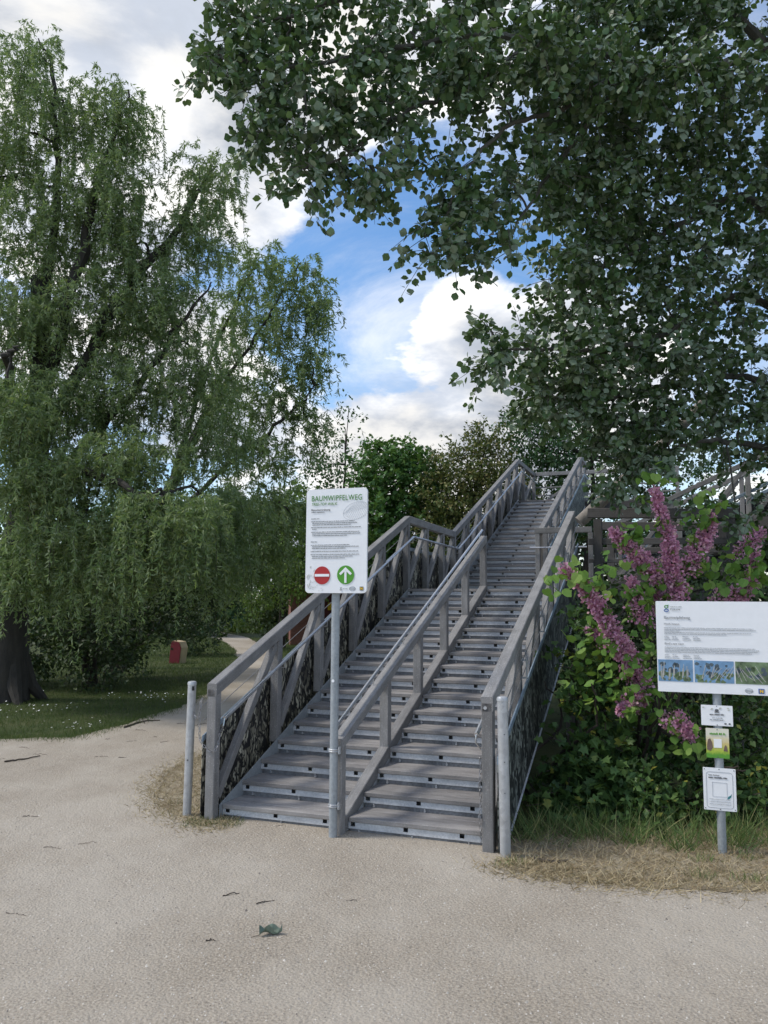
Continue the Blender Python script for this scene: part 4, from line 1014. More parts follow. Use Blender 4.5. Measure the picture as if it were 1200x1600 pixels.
n_w = willow('willow_tree', (-6.1, 13.4, 0), 'huge weeping willow with dark trunk standing at the back of the lawn',
    [(-6.1, 13.4, -.1), (-6.15, 13.4, 1.5), (-6.0, 13.5, 3.2), (-5.9, 13.6, 5.0), (-6.0, 13.6, 7.2)],
    [[(-6.0, 13.5, 3.0), (-5.29, 13.50, 3.97), (-4.33, 13.40, 5.05), (-3.59, 13.30, 6.13), (-2.94, 13.20, 6.99)],
     [(-6.0, 13.5, 3.6), (-5.96, 13.60, 5.76), (-5.83, 13.60, 7.60), (-5.77, 13.50, 9.31), (-5.96, 13.50, 10.98), (-6.22, 13.50, 11.59)],
     [(-5.9, 13.6, 4.6), (-5.22, 13.20, 7.20), (-4.96, 13.20, 8.57), (-4.64, 13.10, 9.66), (-4.41, 13.00, 10.30)],
     [(-5.9, 13.5, 4.2), (-4.61, 13.40, 6.61), (-3.83, 13.60, 7.84), (-3.35, 13.80, 8.89), (-3.04, 13.90, 9.43)],
     [(-6.0, 13.4, 2.6), (-5.05, 12.40, 3.58), (-3.70, 11.60, 3.28), (-3.12, 11.20, 2.96)],
     [(-6.0, 13.4, 2.8), (-5.85, 12.50, 4.81), (-5.65, 11.80, 5.22), (-5.24, 11.30, 5.26)]],
    [((-6.30, 13.50, 10.98), (0.75, 0.90, 0.85), 95), ((-6.57, 13.50, 9.54), (0.75, 0.90, 0.85), 120), ((-5.60, 13.40, 10.08), (0.48, 0.80, 0.64), 80), ((-4.62, 13.20, 9.84), (0.57, 0.90, 0.73), 110), ((-4.74, 13.20, 8.57), (0.83, 1.00, 0.73), 150), ((-5.86, 13.60, 8.06), (0.97, 1.20, 0.97), 190),
     ((-4.38, 13.40, 7.63), (0.53, 0.90, 0.64), 90), ((-3.15, 13.90, 9.12), (0.60, 0.80, 0.60), 78), ((-3.38, 13.80, 8.05), (0.65, 0.90, 0.65), 95), ((-3.90, 13.60, 6.69), (0.86, 1.10, 0.75), 150), ((-5.08, 13.50, 6.42), (1.17, 1.30, 0.85), 210), ((-6.14, 13.20, 6.30), (0.83, 1.20, 0.83), 130),
     ((-3.10, 13.60, 5.55), (0.75, 1.00, 0.75), 90), ((-4.23, 13.40, 5.16), (1.06, 1.20, 0.74), 170), ((-5.34, 13.00, 4.73), (1.03, 1.20, 0.72), 170), ((-5.51, 11.60, 4.40), (0.64, 0.80, 0.55), 110), ((-2.99, 13.80, 4.37), (0.76, 1.00, 0.65), 90), ((-4.00, 12.20, 3.75), (1.06, 1.00, 0.43), 150), ((-5.12, 11.90, 3.41), (0.85, 0.80, 0.47), 150),
     ((-3.13, 11.60, 2.91), (0.82, 0.90, 0.37), 120), ((-4.46, 12.00, 2.66), (1.04, 0.90, 0.33), 120), ((-2.59, 13.60, 3.12), (0.64, 0.90, 0.48), 90), ((-7.53, 13.50, 8.71), (0.85, 1.20, 1.92), 160), ((-7.12, 13.00, 4.72), (0.92, 1.20, 1.64), 160), ((-4.64, 12.30, 2.00), (1.17, 0.90, 0.39), 120), ((-3.44, 11.80, 2.27), (0.84, 0.80, 0.37), 110), ((-2.70, 13.20, 2.35), (0.52, 0.80, 0.42), 80), ((-5.66, 12.60, 2.20), (0.70, 0.80, 0.50), 90)],
    .36, (.4, 1.35), (.048, .088), 56, .40, 1.6)
n_w2 = willow('willow_tree', (-6.6, 19.5, 0), 'lighter weeping willow leaning over the gravel path beyond the lawn',
    [(-6.6, 19.5, -.1), (-6.4, 19.5, 1.6), (-5.6, 19.4, 3.4), (-4.7, 19.3, 5.2), (-4.0, 19.2, 7.0)],
    [[(-5.7, 19.4, 3.2), (-3.96, 18.80, 6.41), (-3.18, 18.50, 7.57), (-2.44, 18.40, 8.78), (-2.00, 18.40, 9.56)],
     [(-5.3, 19.4, 4.0), (-4.18, 19.00, 7.40), (-3.56, 18.80, 8.76), (-3.12, 18.80, 9.72)],
     [(-5.8, 19.4, 3.0), (-2.99, 18.60, 5.30), (-2.10, 18.50, 6.04), (-1.50, 18.40, 6.63)],
     [(-6.1, 19.5, 2.4), (-3.54, 18.60, 3.65), (-2.49, 18.40, 3.78), (-2.03, 18.30, 3.63)]],
    [((-3.12, 18.80, 9.56), (0.74, 0.90, 0.59), 40), ((-2.07, 18.40, 9.09), (0.73, 0.80, 0.73), 40), ((-1.53, 18.40, 8.32), (0.44, 0.60, 0.58), 26), ((-2.60, 18.60, 7.91), (0.88, 0.90, 0.73), 42), ((-3.55, 18.80, 8.29), (0.67, 0.90, 0.89), 44), ((-1.82, 18.50, 7.11), (0.51, 0.70, 0.73), 32), ((-2.71, 18.60, 6.37), (0.88, 0.90, 0.73), 42),
     ((-1.80, 18.50, 5.74), (0.44, 0.60, 0.58), 20), ((-3.65, 18.80, 6.26), (0.74, 0.90, 0.89), 50), ((-2.83, 18.60, 5.00), (0.88, 0.90, 0.59), 44), ((-3.40, 18.60, 3.65), (0.88, 0.90, 0.73), 80), ((-2.36, 18.60, 3.66), (0.73, 0.90, 0.66), 64), ((-2.96, 18.80, 2.63), (0.82, 0.80, 0.45), 56), ((-3.77, 18.40, 2.46), (0.58, 0.80, 0.44), 44)],
    .20, (.5, 1.7), (.08, .13), 36, .45, 1.7)

# ---- bushy trees and shrubs built of leaf clumps
def bushy(name, origin, label, cat, blobs, mat, tpl, leaf, per_twig=11, trunk_r=.12, trunk_top=None, group=None, twig=(.15, .45), stems=1, indiv=0, bonew=.5, ruff=.8):
    t = empty(name, origin); tag(t, label, cat, group); O = np.array(origin, float)
    mb = MB(); bones = []
    cen = np.mean([b[0] for b in blobs], axis=0)
    top = np.array(trunk_top if trunk_top is not None else (cen[0], cen[1], cen[2] + .2)) - O
    for s_ in range(stems):
        off = rng.normal(0, .12 if stems > 1 else 0, 3); off[2] = 0
        tp = top + (rng.normal(0, .3, 3) if stems > 1 else 0)
        mb = MB()
        bones += limb(mb, [tuple(off + [0, 0, -.08]), tuple(off * .8 + tp * .35 + rng.normal(0, .04, 3)), tuple(tp * .7 + rng.normal(0, .06, 3)), tuple(tp)], trunk_r, trunk_r * .3, 8, .01)
        mb.build('trunk' if stems == 1 else 'stem', M['bark_shrub'], t, True)
    mb = MB()
    P, D, S = [], [], []
    for c, rad, n in blobs:
        c = np.array(c) - O; rad = np.array(rad); cv = Vector(c); hub = nearest(bones, cv)
        if (hub - cv).length > .08: mb.tube(curve_pts([hub, (hub + cv) / 2 + Vector((0, 0, -.03)), cv], 3, .01), [trunk_r * .32] * 3 + [trunk_r * .16] * 4, 5)
        for q in c + in_ball(n) * rad:
            o_ = (q - c) / (np.linalg.norm(q - c) + 1e-6); d = o_ * .8 + rng.normal(0, .5, 3) + np.array([0, 0, .1]); d /= np.linalg.norm(d)
            L = rng.uniform(*twig); k = int(rng.integers(per_twig - 3, per_twig + 4)); ts = rng.random(k) * L
            if rng.random() < .35: mb.tube([tuple(q), tuple(q + d * L)], .004 + .02 * trunk_r, 3, 0, False)
            P.append(q + d * ts[:, None] + rng.normal(0, leaf[1] * .45, (k, 3))); D.append(rng.normal(0, ruff, (k, 3)) + d * .4 + np.array([0, 0, -.3])); S.append(rng.uniform(leaf[0], leaf[1], k))
    mb.build('branches', M['bark_shrub'], t, True)['kind'] = 'stuff'
    P, D, S = np.concatenate(P), np.concatenate(D), np.concatenate(S); keep = P[:, 2] > .03; P, D, S = P[keep], D[keep], S[keep]
    if indiv:
        W_ = P + O; sp = S / np.linalg.norm(W_ - np.array([0, 0, 1.7]), axis=1) * ((np.abs(W_[:, 0] / W_[:, 1]) < .46)) - W_[:, 1] * .0006
        od = np.argsort(-sp); a, b = od[:indiv], od[indiv:]
        leaf_objects(tpl, P[a], D[a], S[a], M[mat], t); P, D, S = P[b], D[b], S[b]
    leaves_mesh('foliage', tpl, P, D, S, None, M[mat], t)
    return t, len(P)
cnt = []
def B_(*a, **k): cnt.append(bushy(*a, **k)[1])
g = 'shrubs in the shade under the willows'
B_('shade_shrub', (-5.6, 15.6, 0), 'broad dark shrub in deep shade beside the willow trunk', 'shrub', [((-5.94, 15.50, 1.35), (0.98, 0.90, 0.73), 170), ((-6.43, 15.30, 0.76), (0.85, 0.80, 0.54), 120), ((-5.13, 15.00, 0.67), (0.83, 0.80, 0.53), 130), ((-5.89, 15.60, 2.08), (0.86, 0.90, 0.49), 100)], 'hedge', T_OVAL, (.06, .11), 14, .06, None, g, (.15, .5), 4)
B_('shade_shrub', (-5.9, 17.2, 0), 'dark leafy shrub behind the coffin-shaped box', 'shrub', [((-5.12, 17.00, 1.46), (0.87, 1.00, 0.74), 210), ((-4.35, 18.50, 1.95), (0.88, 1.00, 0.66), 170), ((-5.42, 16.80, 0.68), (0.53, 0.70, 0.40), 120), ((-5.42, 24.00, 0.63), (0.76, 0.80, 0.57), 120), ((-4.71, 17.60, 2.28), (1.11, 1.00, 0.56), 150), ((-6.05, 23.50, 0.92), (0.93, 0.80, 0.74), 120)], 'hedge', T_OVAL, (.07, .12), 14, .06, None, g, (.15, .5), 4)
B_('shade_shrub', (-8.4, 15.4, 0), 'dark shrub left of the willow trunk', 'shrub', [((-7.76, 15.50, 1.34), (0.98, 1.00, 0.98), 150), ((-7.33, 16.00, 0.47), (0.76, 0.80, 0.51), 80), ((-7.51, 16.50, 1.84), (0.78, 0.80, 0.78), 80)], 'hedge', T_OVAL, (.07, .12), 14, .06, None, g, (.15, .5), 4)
B_('broad_tree', (0.6, 27.3, 0), 'dense fresh green maple behind the notice board', 'tree', [((-0.01, 26.50, 6.00), (0.94, 1.20, 0.73), 130), ((0.84, 26.50, 5.36), (1.26, 1.20, 1.05), 190), ((-0.21, 26.50, 4.72), (1.05, 1.20, 1.05), 170), ((1.26, 26.50, 3.88), (1.47, 1.20, 1.26), 200), ((-0.20, 26.50, 3.25), (1.47, 1.20, 1.26), 190), ((0.84, 26.50, 6.22), (0.63, 1.00, 0.50), 60), ((0.43, 26.50, 1.79), (1.47, 1.20, 1.05), 140)], 'maple', T_LOBED, (.11, .17), 11, .18, None, None, (.2, .6))
B_('broad_tree', (2.6, 25.8, 0), 'bronze-tinged green tree behind the upper flight railing', 'tree', [((2.64, 25.50, 5.85), (1.21, 1.10, 0.91), 225), ((2.02, 25.50, 4.82), (1.01, 1.10, 1.01), 225), ((3.45, 25.50, 5.24), (1.21, 1.10, 1.01), 240), ((2.23, 25.50, 3.60), (1.41, 1.10, 1.21), 285), ((3.84, 25.50, 4.02), (1.41, 1.10, 1.21), 270), ((3.26, 25.50, 6.68), (0.60, 0.80, 0.48), 66), ((2.42, 25.50, 2.40), (1.61, 1.10, 1.01), 225)], 'bronze', T_OVAL, (.09, .15), 12, .16, None, None, (.2, .6))
B_('broad_tree', (6.5, 26.5, 0), 'dark green tree rising behind the top landing', 'tree', [((4.78, 26.00, 6.58), (1.03, 1.00, 0.82), 140), ((5.60, 26.00, 6.16), (1.03, 1.00, 0.92), 140), ((4.37, 26.00, 7.32), (0.74, 0.80, 0.45), 50), ((5.37, 26.00, 4.70), (1.44, 1.00, 1.23), 170), ((7.06, 26.00, 6.17), (1.23, 1.00, 1.23), 150), ((7.42, 26.00, 4.09), (1.85, 1.00, 1.23), 170), ((9.33, 26.00, 5.77), (1.64, 1.00, 1.44), 150), ((6.04, 26.00, 7.22), (0.82, 0.80, 0.62), 70), ((11.02, 26.50, 6.71), (1.88, 1.00, 1.88), 160)], 'blue_green', T_OVAL, (.10, .16), 12, .2, None, None, (.2, .6))
B_('thin_tree', (-1.3, 29.3, 0), 'slender open-crowned tree with bare twigs against the cloud', 'tree', [((-1.42, 29.00, 7.81), (0.64, 0.80, 0.64), 18), ((-1.75, 29.00, 6.63), (0.92, 0.90, 0.69), 44), ((-1.16, 29.00, 5.70), (0.80, 0.90, 0.69), 50), ((-2.31, 29.00, 5.46), (0.92, 0.90, 0.92), 70), ((-2.56, 29.00, 6.62), (0.55, 0.70, 0.46), 16), ((-2.06, 29.00, 4.07), (1.15, 1.00, 1.15), 110), ((-1.31, 29.00, 8.52), (0.32, 0.50, 0.32), 5)], 'blue_green', T_OVAL, (.11, .16), 10, .10, (-1.42, 29.20, 6.90), None, (.3, .8))
B_('broad_tree', (-3.4, 27.5, 0), 'sunlit light green tree overhanging the far end of the path', 'tree', [((-3.08, 26.00, 3.82), (0.92, 1.10, 0.92), 140), ((-4.26, 27.00, 3.46), (1.07, 1.10, 1.07), 130), ((-3.26, 26.00, 2.38), (1.23, 1.10, 0.82), 150), ((-2.40, 25.50, 2.77), (0.81, 1.00, 1.01), 110), ((-4.44, 27.00, 1.97), (0.85, 1.00, 0.75), 100), ((-2.74, 26.50, 4.70), (0.84, 1.00, 0.75), 80)], 'lime', T_OVAL, (.10, .15), 12, .14, None, None, (.2, .6))
B_('dark_bush', (-3.6, 33.0, 0), 'dark round evergreen bush at the bend of the path', 'bush', [((-4.49, 32.00, 1.03), (0.86, 1.20, 0.76), 140), ((-3.75, 32.00, 1.53), (1.01, 1.20, 1.01), 150), ((-2.65, 31.00, 1.06), (1.22, 1.20, 1.10), 170), ((-3.12, 31.00, 0.34), (0.98, 1.00, 0.61), 90)], 'hedge', T_OVAL, (.12, .18), 12, .1, None, None, (.2, .5), 3)
B_('dark_bush', (-9.8, 38.0, 0), 'yellow-green flowering bush closing the view along the path', 'bush', [((-6.54, 40.00, 0.39), (0.95, 1.50, 0.51), 120), ((-7.31, 40.00, 0.08), (0.51, 1.00, 0.38), 60), ((-5.60, 40.00, 0.24), (0.70, 1.20, 0.44), 80), ((-7.37, 42.00, 0.97), (1.33, 1.50, 0.73), 120)], 'lime', T_OVAL, (.12, .2), 11, .08, None, None, (.2, .5), 3)
B_('backdrop_tree', (-13.0, 36.0, 0), 'shaded green tree behind the willow beyond the path', 'tree', [((-8.50, 36.00, 3.18), (1.71, 2.00, 1.71), 190), ((-10.77, 36.00, 3.17), (1.99, 2.00, 1.99), 190), ((-13.58, 36.00, 2.58), (2.27, 2.00, 1.99), 190), ((-16.42, 36.00, 2.56), (2.27, 2.00, 2.27), 180), ((-7.33, 36.00, 1.77), (1.14, 1.60, 1.42), 140), ((-9.55, 36.00, 0.64), (2.56, 1.60, 0.85), 140), ((-14.04, 36.00, 0.33), (2.56, 1.60, 1.14), 130), ((-11.72, 37.00, 4.96), (3.21, 2.00, 1.75), 200), ((-15.83, 37.00, 4.93), (2.92, 2.00, 2.05), 200), ((-7.91, 37.00, 4.69), (2.05, 2.00, 1.75), 160), ((-12.51, 38.00, 1.75), (4.80, 2.00, 1.80), 260), ((-19.78, 37.00, 2.57), (2.63, 2.00, 3.51), 220)], 'blue_green', T_OVAL, (.20, .32), 13, .25, None, None, (.3, .8))
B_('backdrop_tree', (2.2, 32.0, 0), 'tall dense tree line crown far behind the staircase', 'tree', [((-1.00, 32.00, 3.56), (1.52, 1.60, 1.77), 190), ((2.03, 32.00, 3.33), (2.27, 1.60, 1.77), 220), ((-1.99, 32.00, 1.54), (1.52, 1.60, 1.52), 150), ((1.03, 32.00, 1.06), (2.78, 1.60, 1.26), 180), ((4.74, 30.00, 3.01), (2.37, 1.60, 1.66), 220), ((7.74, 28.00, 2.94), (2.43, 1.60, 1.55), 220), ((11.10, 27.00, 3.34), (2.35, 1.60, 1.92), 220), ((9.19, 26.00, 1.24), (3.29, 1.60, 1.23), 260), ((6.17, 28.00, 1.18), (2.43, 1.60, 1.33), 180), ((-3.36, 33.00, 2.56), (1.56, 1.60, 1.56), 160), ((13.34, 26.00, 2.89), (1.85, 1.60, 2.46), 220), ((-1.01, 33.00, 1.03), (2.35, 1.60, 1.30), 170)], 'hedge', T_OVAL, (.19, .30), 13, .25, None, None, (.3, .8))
# ---- undergrowth on the right bank
g = 'undergrowth on the right bank'
B_('undergrowth_bush', (1.55, 7.2, 0), 'bushy maple-leaved undergrowth against the bark-print panel', 'bush', [((1.83, 7.20, 1.09), (0.22, 0.30, 0.23), 40), ((1.82, 7.00, 0.76), (0.25, 0.30, 0.17), 34), ((1.61, 6.80, 0.38), (0.19, 0.25, 0.18), 40), ((1.71, 6.70, 0.20), (0.28, 0.25, 0.18), 50), ((1.40, 6.60, 0.12), (0.11, 0.15, 0.13), 18), ((1.63, 6.40, 0.05), (0.25, 0.20, 0.08), 26), ((1.34, 6.45, 0.04), (0.10, 0.15, 0.07), 12), ((1.98, 6.90, 0.36), (0.22, 0.30, 0.16), 34), ((1.95, 7.40, 1.42), (0.18, 0.25, 0.21), 20)], 'bramble', T_LOBED, (.05, .095), 10, .02, None, g, (.1, .3), 6, 150)
B_('undergrowth_bush', (2.45, 7.0, 0), 'low tangled bush behind the information sign pole', 'bush', [((2.21, 6.80, 0.33), (0.30, 0.30, 0.19), 46), ((2.00, 6.50, 0.20), (0.28, 0.25, 0.15), 46), ((2.54, 6.70, 0.41), (0.24, 0.30, 0.21), 42), ((2.34, 6.40, 0.18), (0.23, 0.20, 0.12), 30), ((1.99, 6.30, 0.10), (0.20, 0.20, 0.08), 20), ((2.55, 7.30, 0.67), (0.29, 0.35, 0.17), 24)], 'bramble', T_OVAL, (.045, .085), 11, .02, None, g, (.1, .3), 6, 100)
B_('undergrowth_bush', (3.35, 6.9, 0), 'dark ivy-green bush right of the information sign pole', 'bush', [((3.05, 6.90, 0.68), (0.27, 0.30, 0.27), 60), ((3.05, 6.70, 0.36), (0.26, 0.30, 0.21), 56), ((3.47, 6.80, 0.60), (0.38, 0.40, 0.43), 90), ((2.71, 6.40, 0.23), (0.20, 0.20, 0.12), 28)], 'bramble', T_OVAL, (.045, .09), 11, .02, None, g, (.1, .3), 5, 60)
B_('undergrowth_bush', (3.6, 9.4, 0), 'added thicket filling the dark under the walkway behind the blossoming redbud', 'bush', [((2.58, 9.20, 0.68), (0.44, 0.50, 0.44), 80), ((3.31, 9.20, 0.97), (0.58, 0.50, 0.51), 110), ((4.10, 9.20, 1.11), (0.58, 0.50, 0.58), 110), ((2.95, 9.40, 1.38), (0.45, 0.50, 0.45), 70), ((3.78, 9.60, 1.83), (0.61, 0.50, 0.45), 70), ((4.39, 9.60, 1.99), (0.45, 0.50, 0.45), 60), ((2.38, 9.20, 1.25), (0.29, 0.40, 0.51), 60)], 'hedge', T_OVAL, (.06, .10), 11, .03, None, g, (.15, .4), 5)  # bush added to fill the dark space below the walkway

# ---- redbud in blossom
rb = empty('redbud_shrub', (2.15, 7.15, 0)); tag(rb, 'redbud shrub with pink blossom along its stems and round lime-green leaves', 'shrub')
RO = np.array([2.15, 7.15, 0.0]); rl = lambda P: tuple(Vector(P) - Vector(RO))
stems = [([(0, 0, -.05), (2.20, 6.90, 0.78), (2.02, 6.70, 1.16), (1.84, 6.60, 1.45), (1.63, 6.50, 1.76), (1.42, 6.40, 1.93)], .30, 1.0),
         ([(0, 0, -.05), (2.46, 7.00, 1.03), (2.49, 6.90, 1.58), (2.46, 6.90, 1.90), (2.43, 6.90, 2.23), (2.32, 6.90, 2.64)], .45, 1.0),
         ([(.03, 0, .1), (2.51, 6.95, 1.68), (2.29, 6.90, 1.93), (2.09, 6.85, 2.11), (1.93, 6.80, 2.27)], .45, .9),
         ([(.03, 0, .1), (2.53, 6.95, 1.71), (2.63, 6.95, 2.01), (2.80, 7.00, 2.29), (2.83, 7.00, 2.43)], .45, .75),
         ([(.0, .02, .1), (2.22, 7.10, 1.02), (1.97, 7.00, 1.30), (1.76, 7.00, 1.44)], .55, .55),
         ([(.05, 0, .1), (2.70, 7.20, 1.29), (2.94, 7.20, 1.69), (3.20, 7.20, 1.77), (3.30, 7.20, 2.14)], .5, .5),
         ([(.02, -.05, .1), (2.15, 6.60, 0.72), (2.29, 6.40, 0.75), (2.34, 6.30, 0.67)], .55, .6),
         ([(0, -.03, .1), (2.12, 6.80, 0.84), (1.98, 6.60, 0.87), (1.87, 6.50, 0.83)], .4, .8),
         ([(0, 0, .1), (2.22, 6.90, 1.36), (2.17, 6.90, 1.63), (2.10, 6.90, 1.87)], .5, .6),
         ([(0, 0, .1), (2.34, 7.10, 1.35), (2.52, 7.00, 1.44), (2.40, 7.00, 1.68), (2.21, 7.00, 1.76)], .5, .7),
         ([(.06, .05, .1), (2.90, 7.40, 1.34), (3.26, 7.50, 2.04), (3.51, 7.50, 2.34)], .7, .4)]
mb = MB(); FP, FD, FS, LP, LD, LS = [], [], [], [], [], []
for pts, f0, dens in stems:
    P = limb(mb, [pts[0]] + [rl(p) for p in pts[1:]], .016, .004, 6, .006, 8)
    A = np.array([tuple(p) for p in P]); k = len(A)
    i0 = int(k * f0); seg = A[i0:]
    n = int(len(seg) * 105 * dens)
    idx = rng.integers(0, max(1, len(seg) - 1), n); f = rng.random(n)[:, None]
    base = seg[idx] * (1 - f) + seg[np.minimum(idx + 1, len(seg) - 1)] * f
    thick = .046 * np.clip((len(seg) - idx) / len(seg) + .25, .35, 1)[:, None]
    o_ = rng.normal(0, 1, (n, 3)); FP.append(base + o_ * thick * .75); FD.append(o_ + [0, 0, -.2]); FS.append(rng.uniform(.018, .036, n))
    # round leaves, mostly near and beyond the tips
    for _ in range(int(22 * (1.5 - dens * .6))):
        i = int(rng.beta(2.2, 1.1) * (k - 1)); q = A[i]; d = rng.normal(0, .7, 3) + [0, 0, .25]; d /= np.linalg.norm(d); Lt = rng.uniform(.05, .22)
        mb.tube([tuple(q), tuple(q + d * Lt)], .0022, 4, 0, False)
        for _k in range(int(rng.integers(2, 5))):
            e = q + d * Lt * rng.uniform(.4, 1) + rng.normal(0, .02, 3); LP.append(e); LD.append(rng.normal(0, .6, 3) + [0, -.1, -.45]); LS.append(rng.uniform(.052, .088))
for c, rad, n in [((1.41, 6.40, 1.88), (0.23, 0.25, 0.18), 35), ((1.80, 6.70, 1.86), (0.24, 0.30, 0.21), 25), ((1.94, 6.80, 2.06), (0.21, 0.25, 0.16), 16), ((2.34, 6.90, 2.75), (0.16, 0.15, 0.13), 14), ((2.08, 6.80, 2.27), (0.21, 0.20, 0.13), 14), ((2.87, 7.00, 1.96), (0.28, 0.30, 0.22), 35), ((2.78, 7.00, 2.52), (0.22, 0.20, 0.17), 17), ((3.29, 7.20, 1.89), (0.28, 0.30, 0.17), 25), ((1.97, 6.70, 1.27), (0.26, 0.30, 0.26), 35), ((1.76, 6.80, 1.31), (0.32, 0.30, 0.21), 25), ((2.11, 6.60, 0.97), (0.31, 0.30, 0.21), 39), ((2.28, 6.40, 0.58), (0.25, 0.20, 0.11), 17), ((1.72, 6.70, 0.93), (0.32, 0.30, 0.21), 30), ((2.28, 6.90, 1.58), (0.22, 0.30, 0.27), 19)]:
    Q = np.array(c) + in_ball(n) * np.array(rad) - RO
    for q in Q: LP.append(q); LD.append(rng.normal(0, .6, 3) + [0, -.1, -.4]); LS.append(rng.uniform(.054, .092))
mb.build('stems', M['bark_shrub'], rb, True)['kind'] = 'stuff'
FP, FD, FS = np.concatenate(FP), np.concatenate(FD), np.concatenate(FS); LP, LD, LS = np.array(LP), np.array(LD), np.array(LS)
leaves_mesh('blossom', T_FLOWER, FP, FD, FS, rng.uniform(-3, 3, len(FP)), M['blossom'], rb)
od = np.argsort(-LS); leaf_objects(T_ROUND, LP[od[:280]], LD[od[:280]], LS[od[:280]], M['redbud'], rb)
leaves_mesh('foliage', T_ROUND, LP[od[280:]], LD[od[280:]], LS[od[280:]], None, M['redbud'], rb)

# ---- grass, straw, daisies
def blades(name, pos, h, wd, lean, mat, label=None, cat=None, up=1.0):
    n = len(pos)
    tpl = (np.array([(0, -.5, 0), (0, .5, 0), (.55, .3, .06), (.55, -.3, .06), (1, 0, .22)]), [(0, 1, 2), (0, 2, 3), (3, 2, 4)])
    d = rng.normal(0, lean, (n, 3)); d[:, 2] = up
    V0 = tpl[0].copy(); V0[:, 1] *= wd
    o = leaves_mesh(name, (V0, tpl[1]), pos, d, rng.uniform(h[0], h[1], n), rng.uniform(-3, 3, n), M[mat], None)
    if label: tag(o, label, cat)
    return o
def inside(P, poly):
    x, y = P[:, 0], P[:, 1]; r = np.zeros(len(P), bool); n = len(poly)
    for i in range(n):
        x1, y1 = poly[i]; x2, y2 = poly[(i + 1) % n]
        c = ((y1 > y) != (y2 > y)); r ^= c & (x < (x2 - x1) * (y - y1) / (y2 - y1 + 1e-12) + x1)
    return r
def fringe(poly, n, spread):
    L = np.array(poly + poly[:1]); i = rng.integers(0, len(poly), n); f = rng.random(n)[:, None]
    q = L[i] * (1 - f) + L[i + 1] * f + rng.normal(0, spread, (n, 2)); q = np.concatenate([q, np.zeros((n, 1))], 1)
    return q[~((q[:, 0] > -1.12) & (q[:, 0] < .78) & (q[:, 1] > 5.6))]
def scatter(n, lo, hi, poly=None, outside=None):
    P = np.stack([rng.uniform(lo[0], hi[0], n), rng.uniform(lo[1], hi[1], n), np.zeros(n)], 1)
    if poly is not None: P = P[inside(P, poly)]
    if outside is not None: P = P[~inside(P, outside)]
    return P
lawn1 = scatter(52000, (-9.5, 9.6), (-2.6, 16.5), None, [(x + (.06 if x < -2 else 0), y) for x, y in path_outline])
fl = fringe([p for p in [(-3.0, 14.5), (-3.2, 12.4), (-3.45, 11.1), (-3.75, 9.95), (-4.6, 9.9), (-5.4, 10.7)]], 5000, .12); lawn1 = np.concatenate([lawn1, fl[fl[:, 0] < -2.9]])
lawn2 = scatter(40000, (-9.5, 16.5), (-2.6, 34), None, path_outline)
blades('lawn_grass', lawn1, (.03, .075), .075, .55, 'grass', 'short shady lawn dotted with daisies left of the gravel path', 'grass')
blades('lawn_grass', lawn2, (.05, .10), .10, .5, 'grass', 'sunlit strip of lawn around the coffin-shaped box', 'grass')
dz = scatter(900, (-7.5, 10.2), (-3.0, 14.5), None, path_outline)
cl = np.sin(dz[:, 0] * 2.3 + 1) * np.sin(dz[:, 1] * 1.7) + rng.normal(0, .35, len(dz)); dz = dz[cl > .35]
dz[:, 2] = rng.uniform(.05, .09, len(dz))
dd = rng.normal(0, .25, (len(dz), 3)); dd[:, 0] += 1
tag(leaves_mesh('daisies', (np.array([(math.cos(a) * .5, math.sin(a) * .5, 0) for a in [2 * math.pi * k / 6 for k in range(6)]]), [(0, 1, 2), (0, 2, 3), (0, 3, 4), (0, 4, 5)]), dz, dd, rng.uniform(.018, .03, len(dz)), rng.normal(0, .25, len(dz)), M['daisy'], None), 'tiny white daisies scattered over the shady lawn', 'flowers')
patch = [(-1.10, 6.28), (-1.35, 6.20), (-1.74, 6.60), (-2.05, 7.25), (-2.15, 8.1), (-2.0, 8.95), (-1.5, 9.3), (-1.2, 8.2), (-1.14, 7.0)]
verge = [(0.74, 5.40), (1.2, 5.12), (1.75, 4.96), (2.6, 4.94), (4.2, 4.8), (6.5, 4.9), (6.5, 6.6), (3.4, 6.3), (2.2, 6.35), (1.3, 6.45), (1.0, 6.0), (0.84, 5.7)]
sp = scatter(17000, (-2.3, 6.1), (-1.0, 9.4), patch); sv = scatter(42000, (.6, 4.7), (4.6, 6.7), verge)
sp = np.concatenate([sp, fringe(patch, 5000, .10)]); sv = np.concatenate([sv, fringe(verge[:6], 9000, .10)])
blades('straw_grass', sp, (.025, .075), .075, 1.3, 'straw', 'bleached dry grass patch around the leaning bollard', 'grass', .55)
gp = np.concatenate([scatter(500, (-1.5, 6.2), (-1.05, 6.45)), scatter(220, (-1.75, 6.5), (-1.3, 7.3))])
blades('green_tuft', gp, (.02, .055), .09, .7, 'grass', 'green weeds at the foot of the leaning bollard', 'weeds')
keepv = rng.random(len(sv)) < np.clip((sv[:, 1] - 4.85) * 2.4 + .3, .25, 1)
blades('straw_grass', sv[keepv], (.03, .10), .06, 1.3, 'straw', 'dry straw litter along the verge below the shrubs', 'grass', .5)
tuf = []
for c in [(1.05, 5.95), (1.3, 6.1), (1.55, 6.15), (1.75, 5.9), (1.95, 6.05), (2.05, 5.75), (2.2, 6.0), (2.5, 5.95), (2.75, 5.8), (2.95, 6.0), (3.1, 5.7), (1.45, 6.0), (1.15, 6.2), (2.62, 6.1), (2.4, 5.8)]:
    k = int(rng.integers(60, 140)); tuf.append(np.stack([rng.normal(c[0], .08, k), rng.normal(c[1], .06, k), np.zeros(k)], 1))
blades('tall_grass', np.concatenate(tuf), (.10, .30), .026, .75, 'tall_grass', 'tufts of tall grass in front of the right-hand bushes', 'grass')
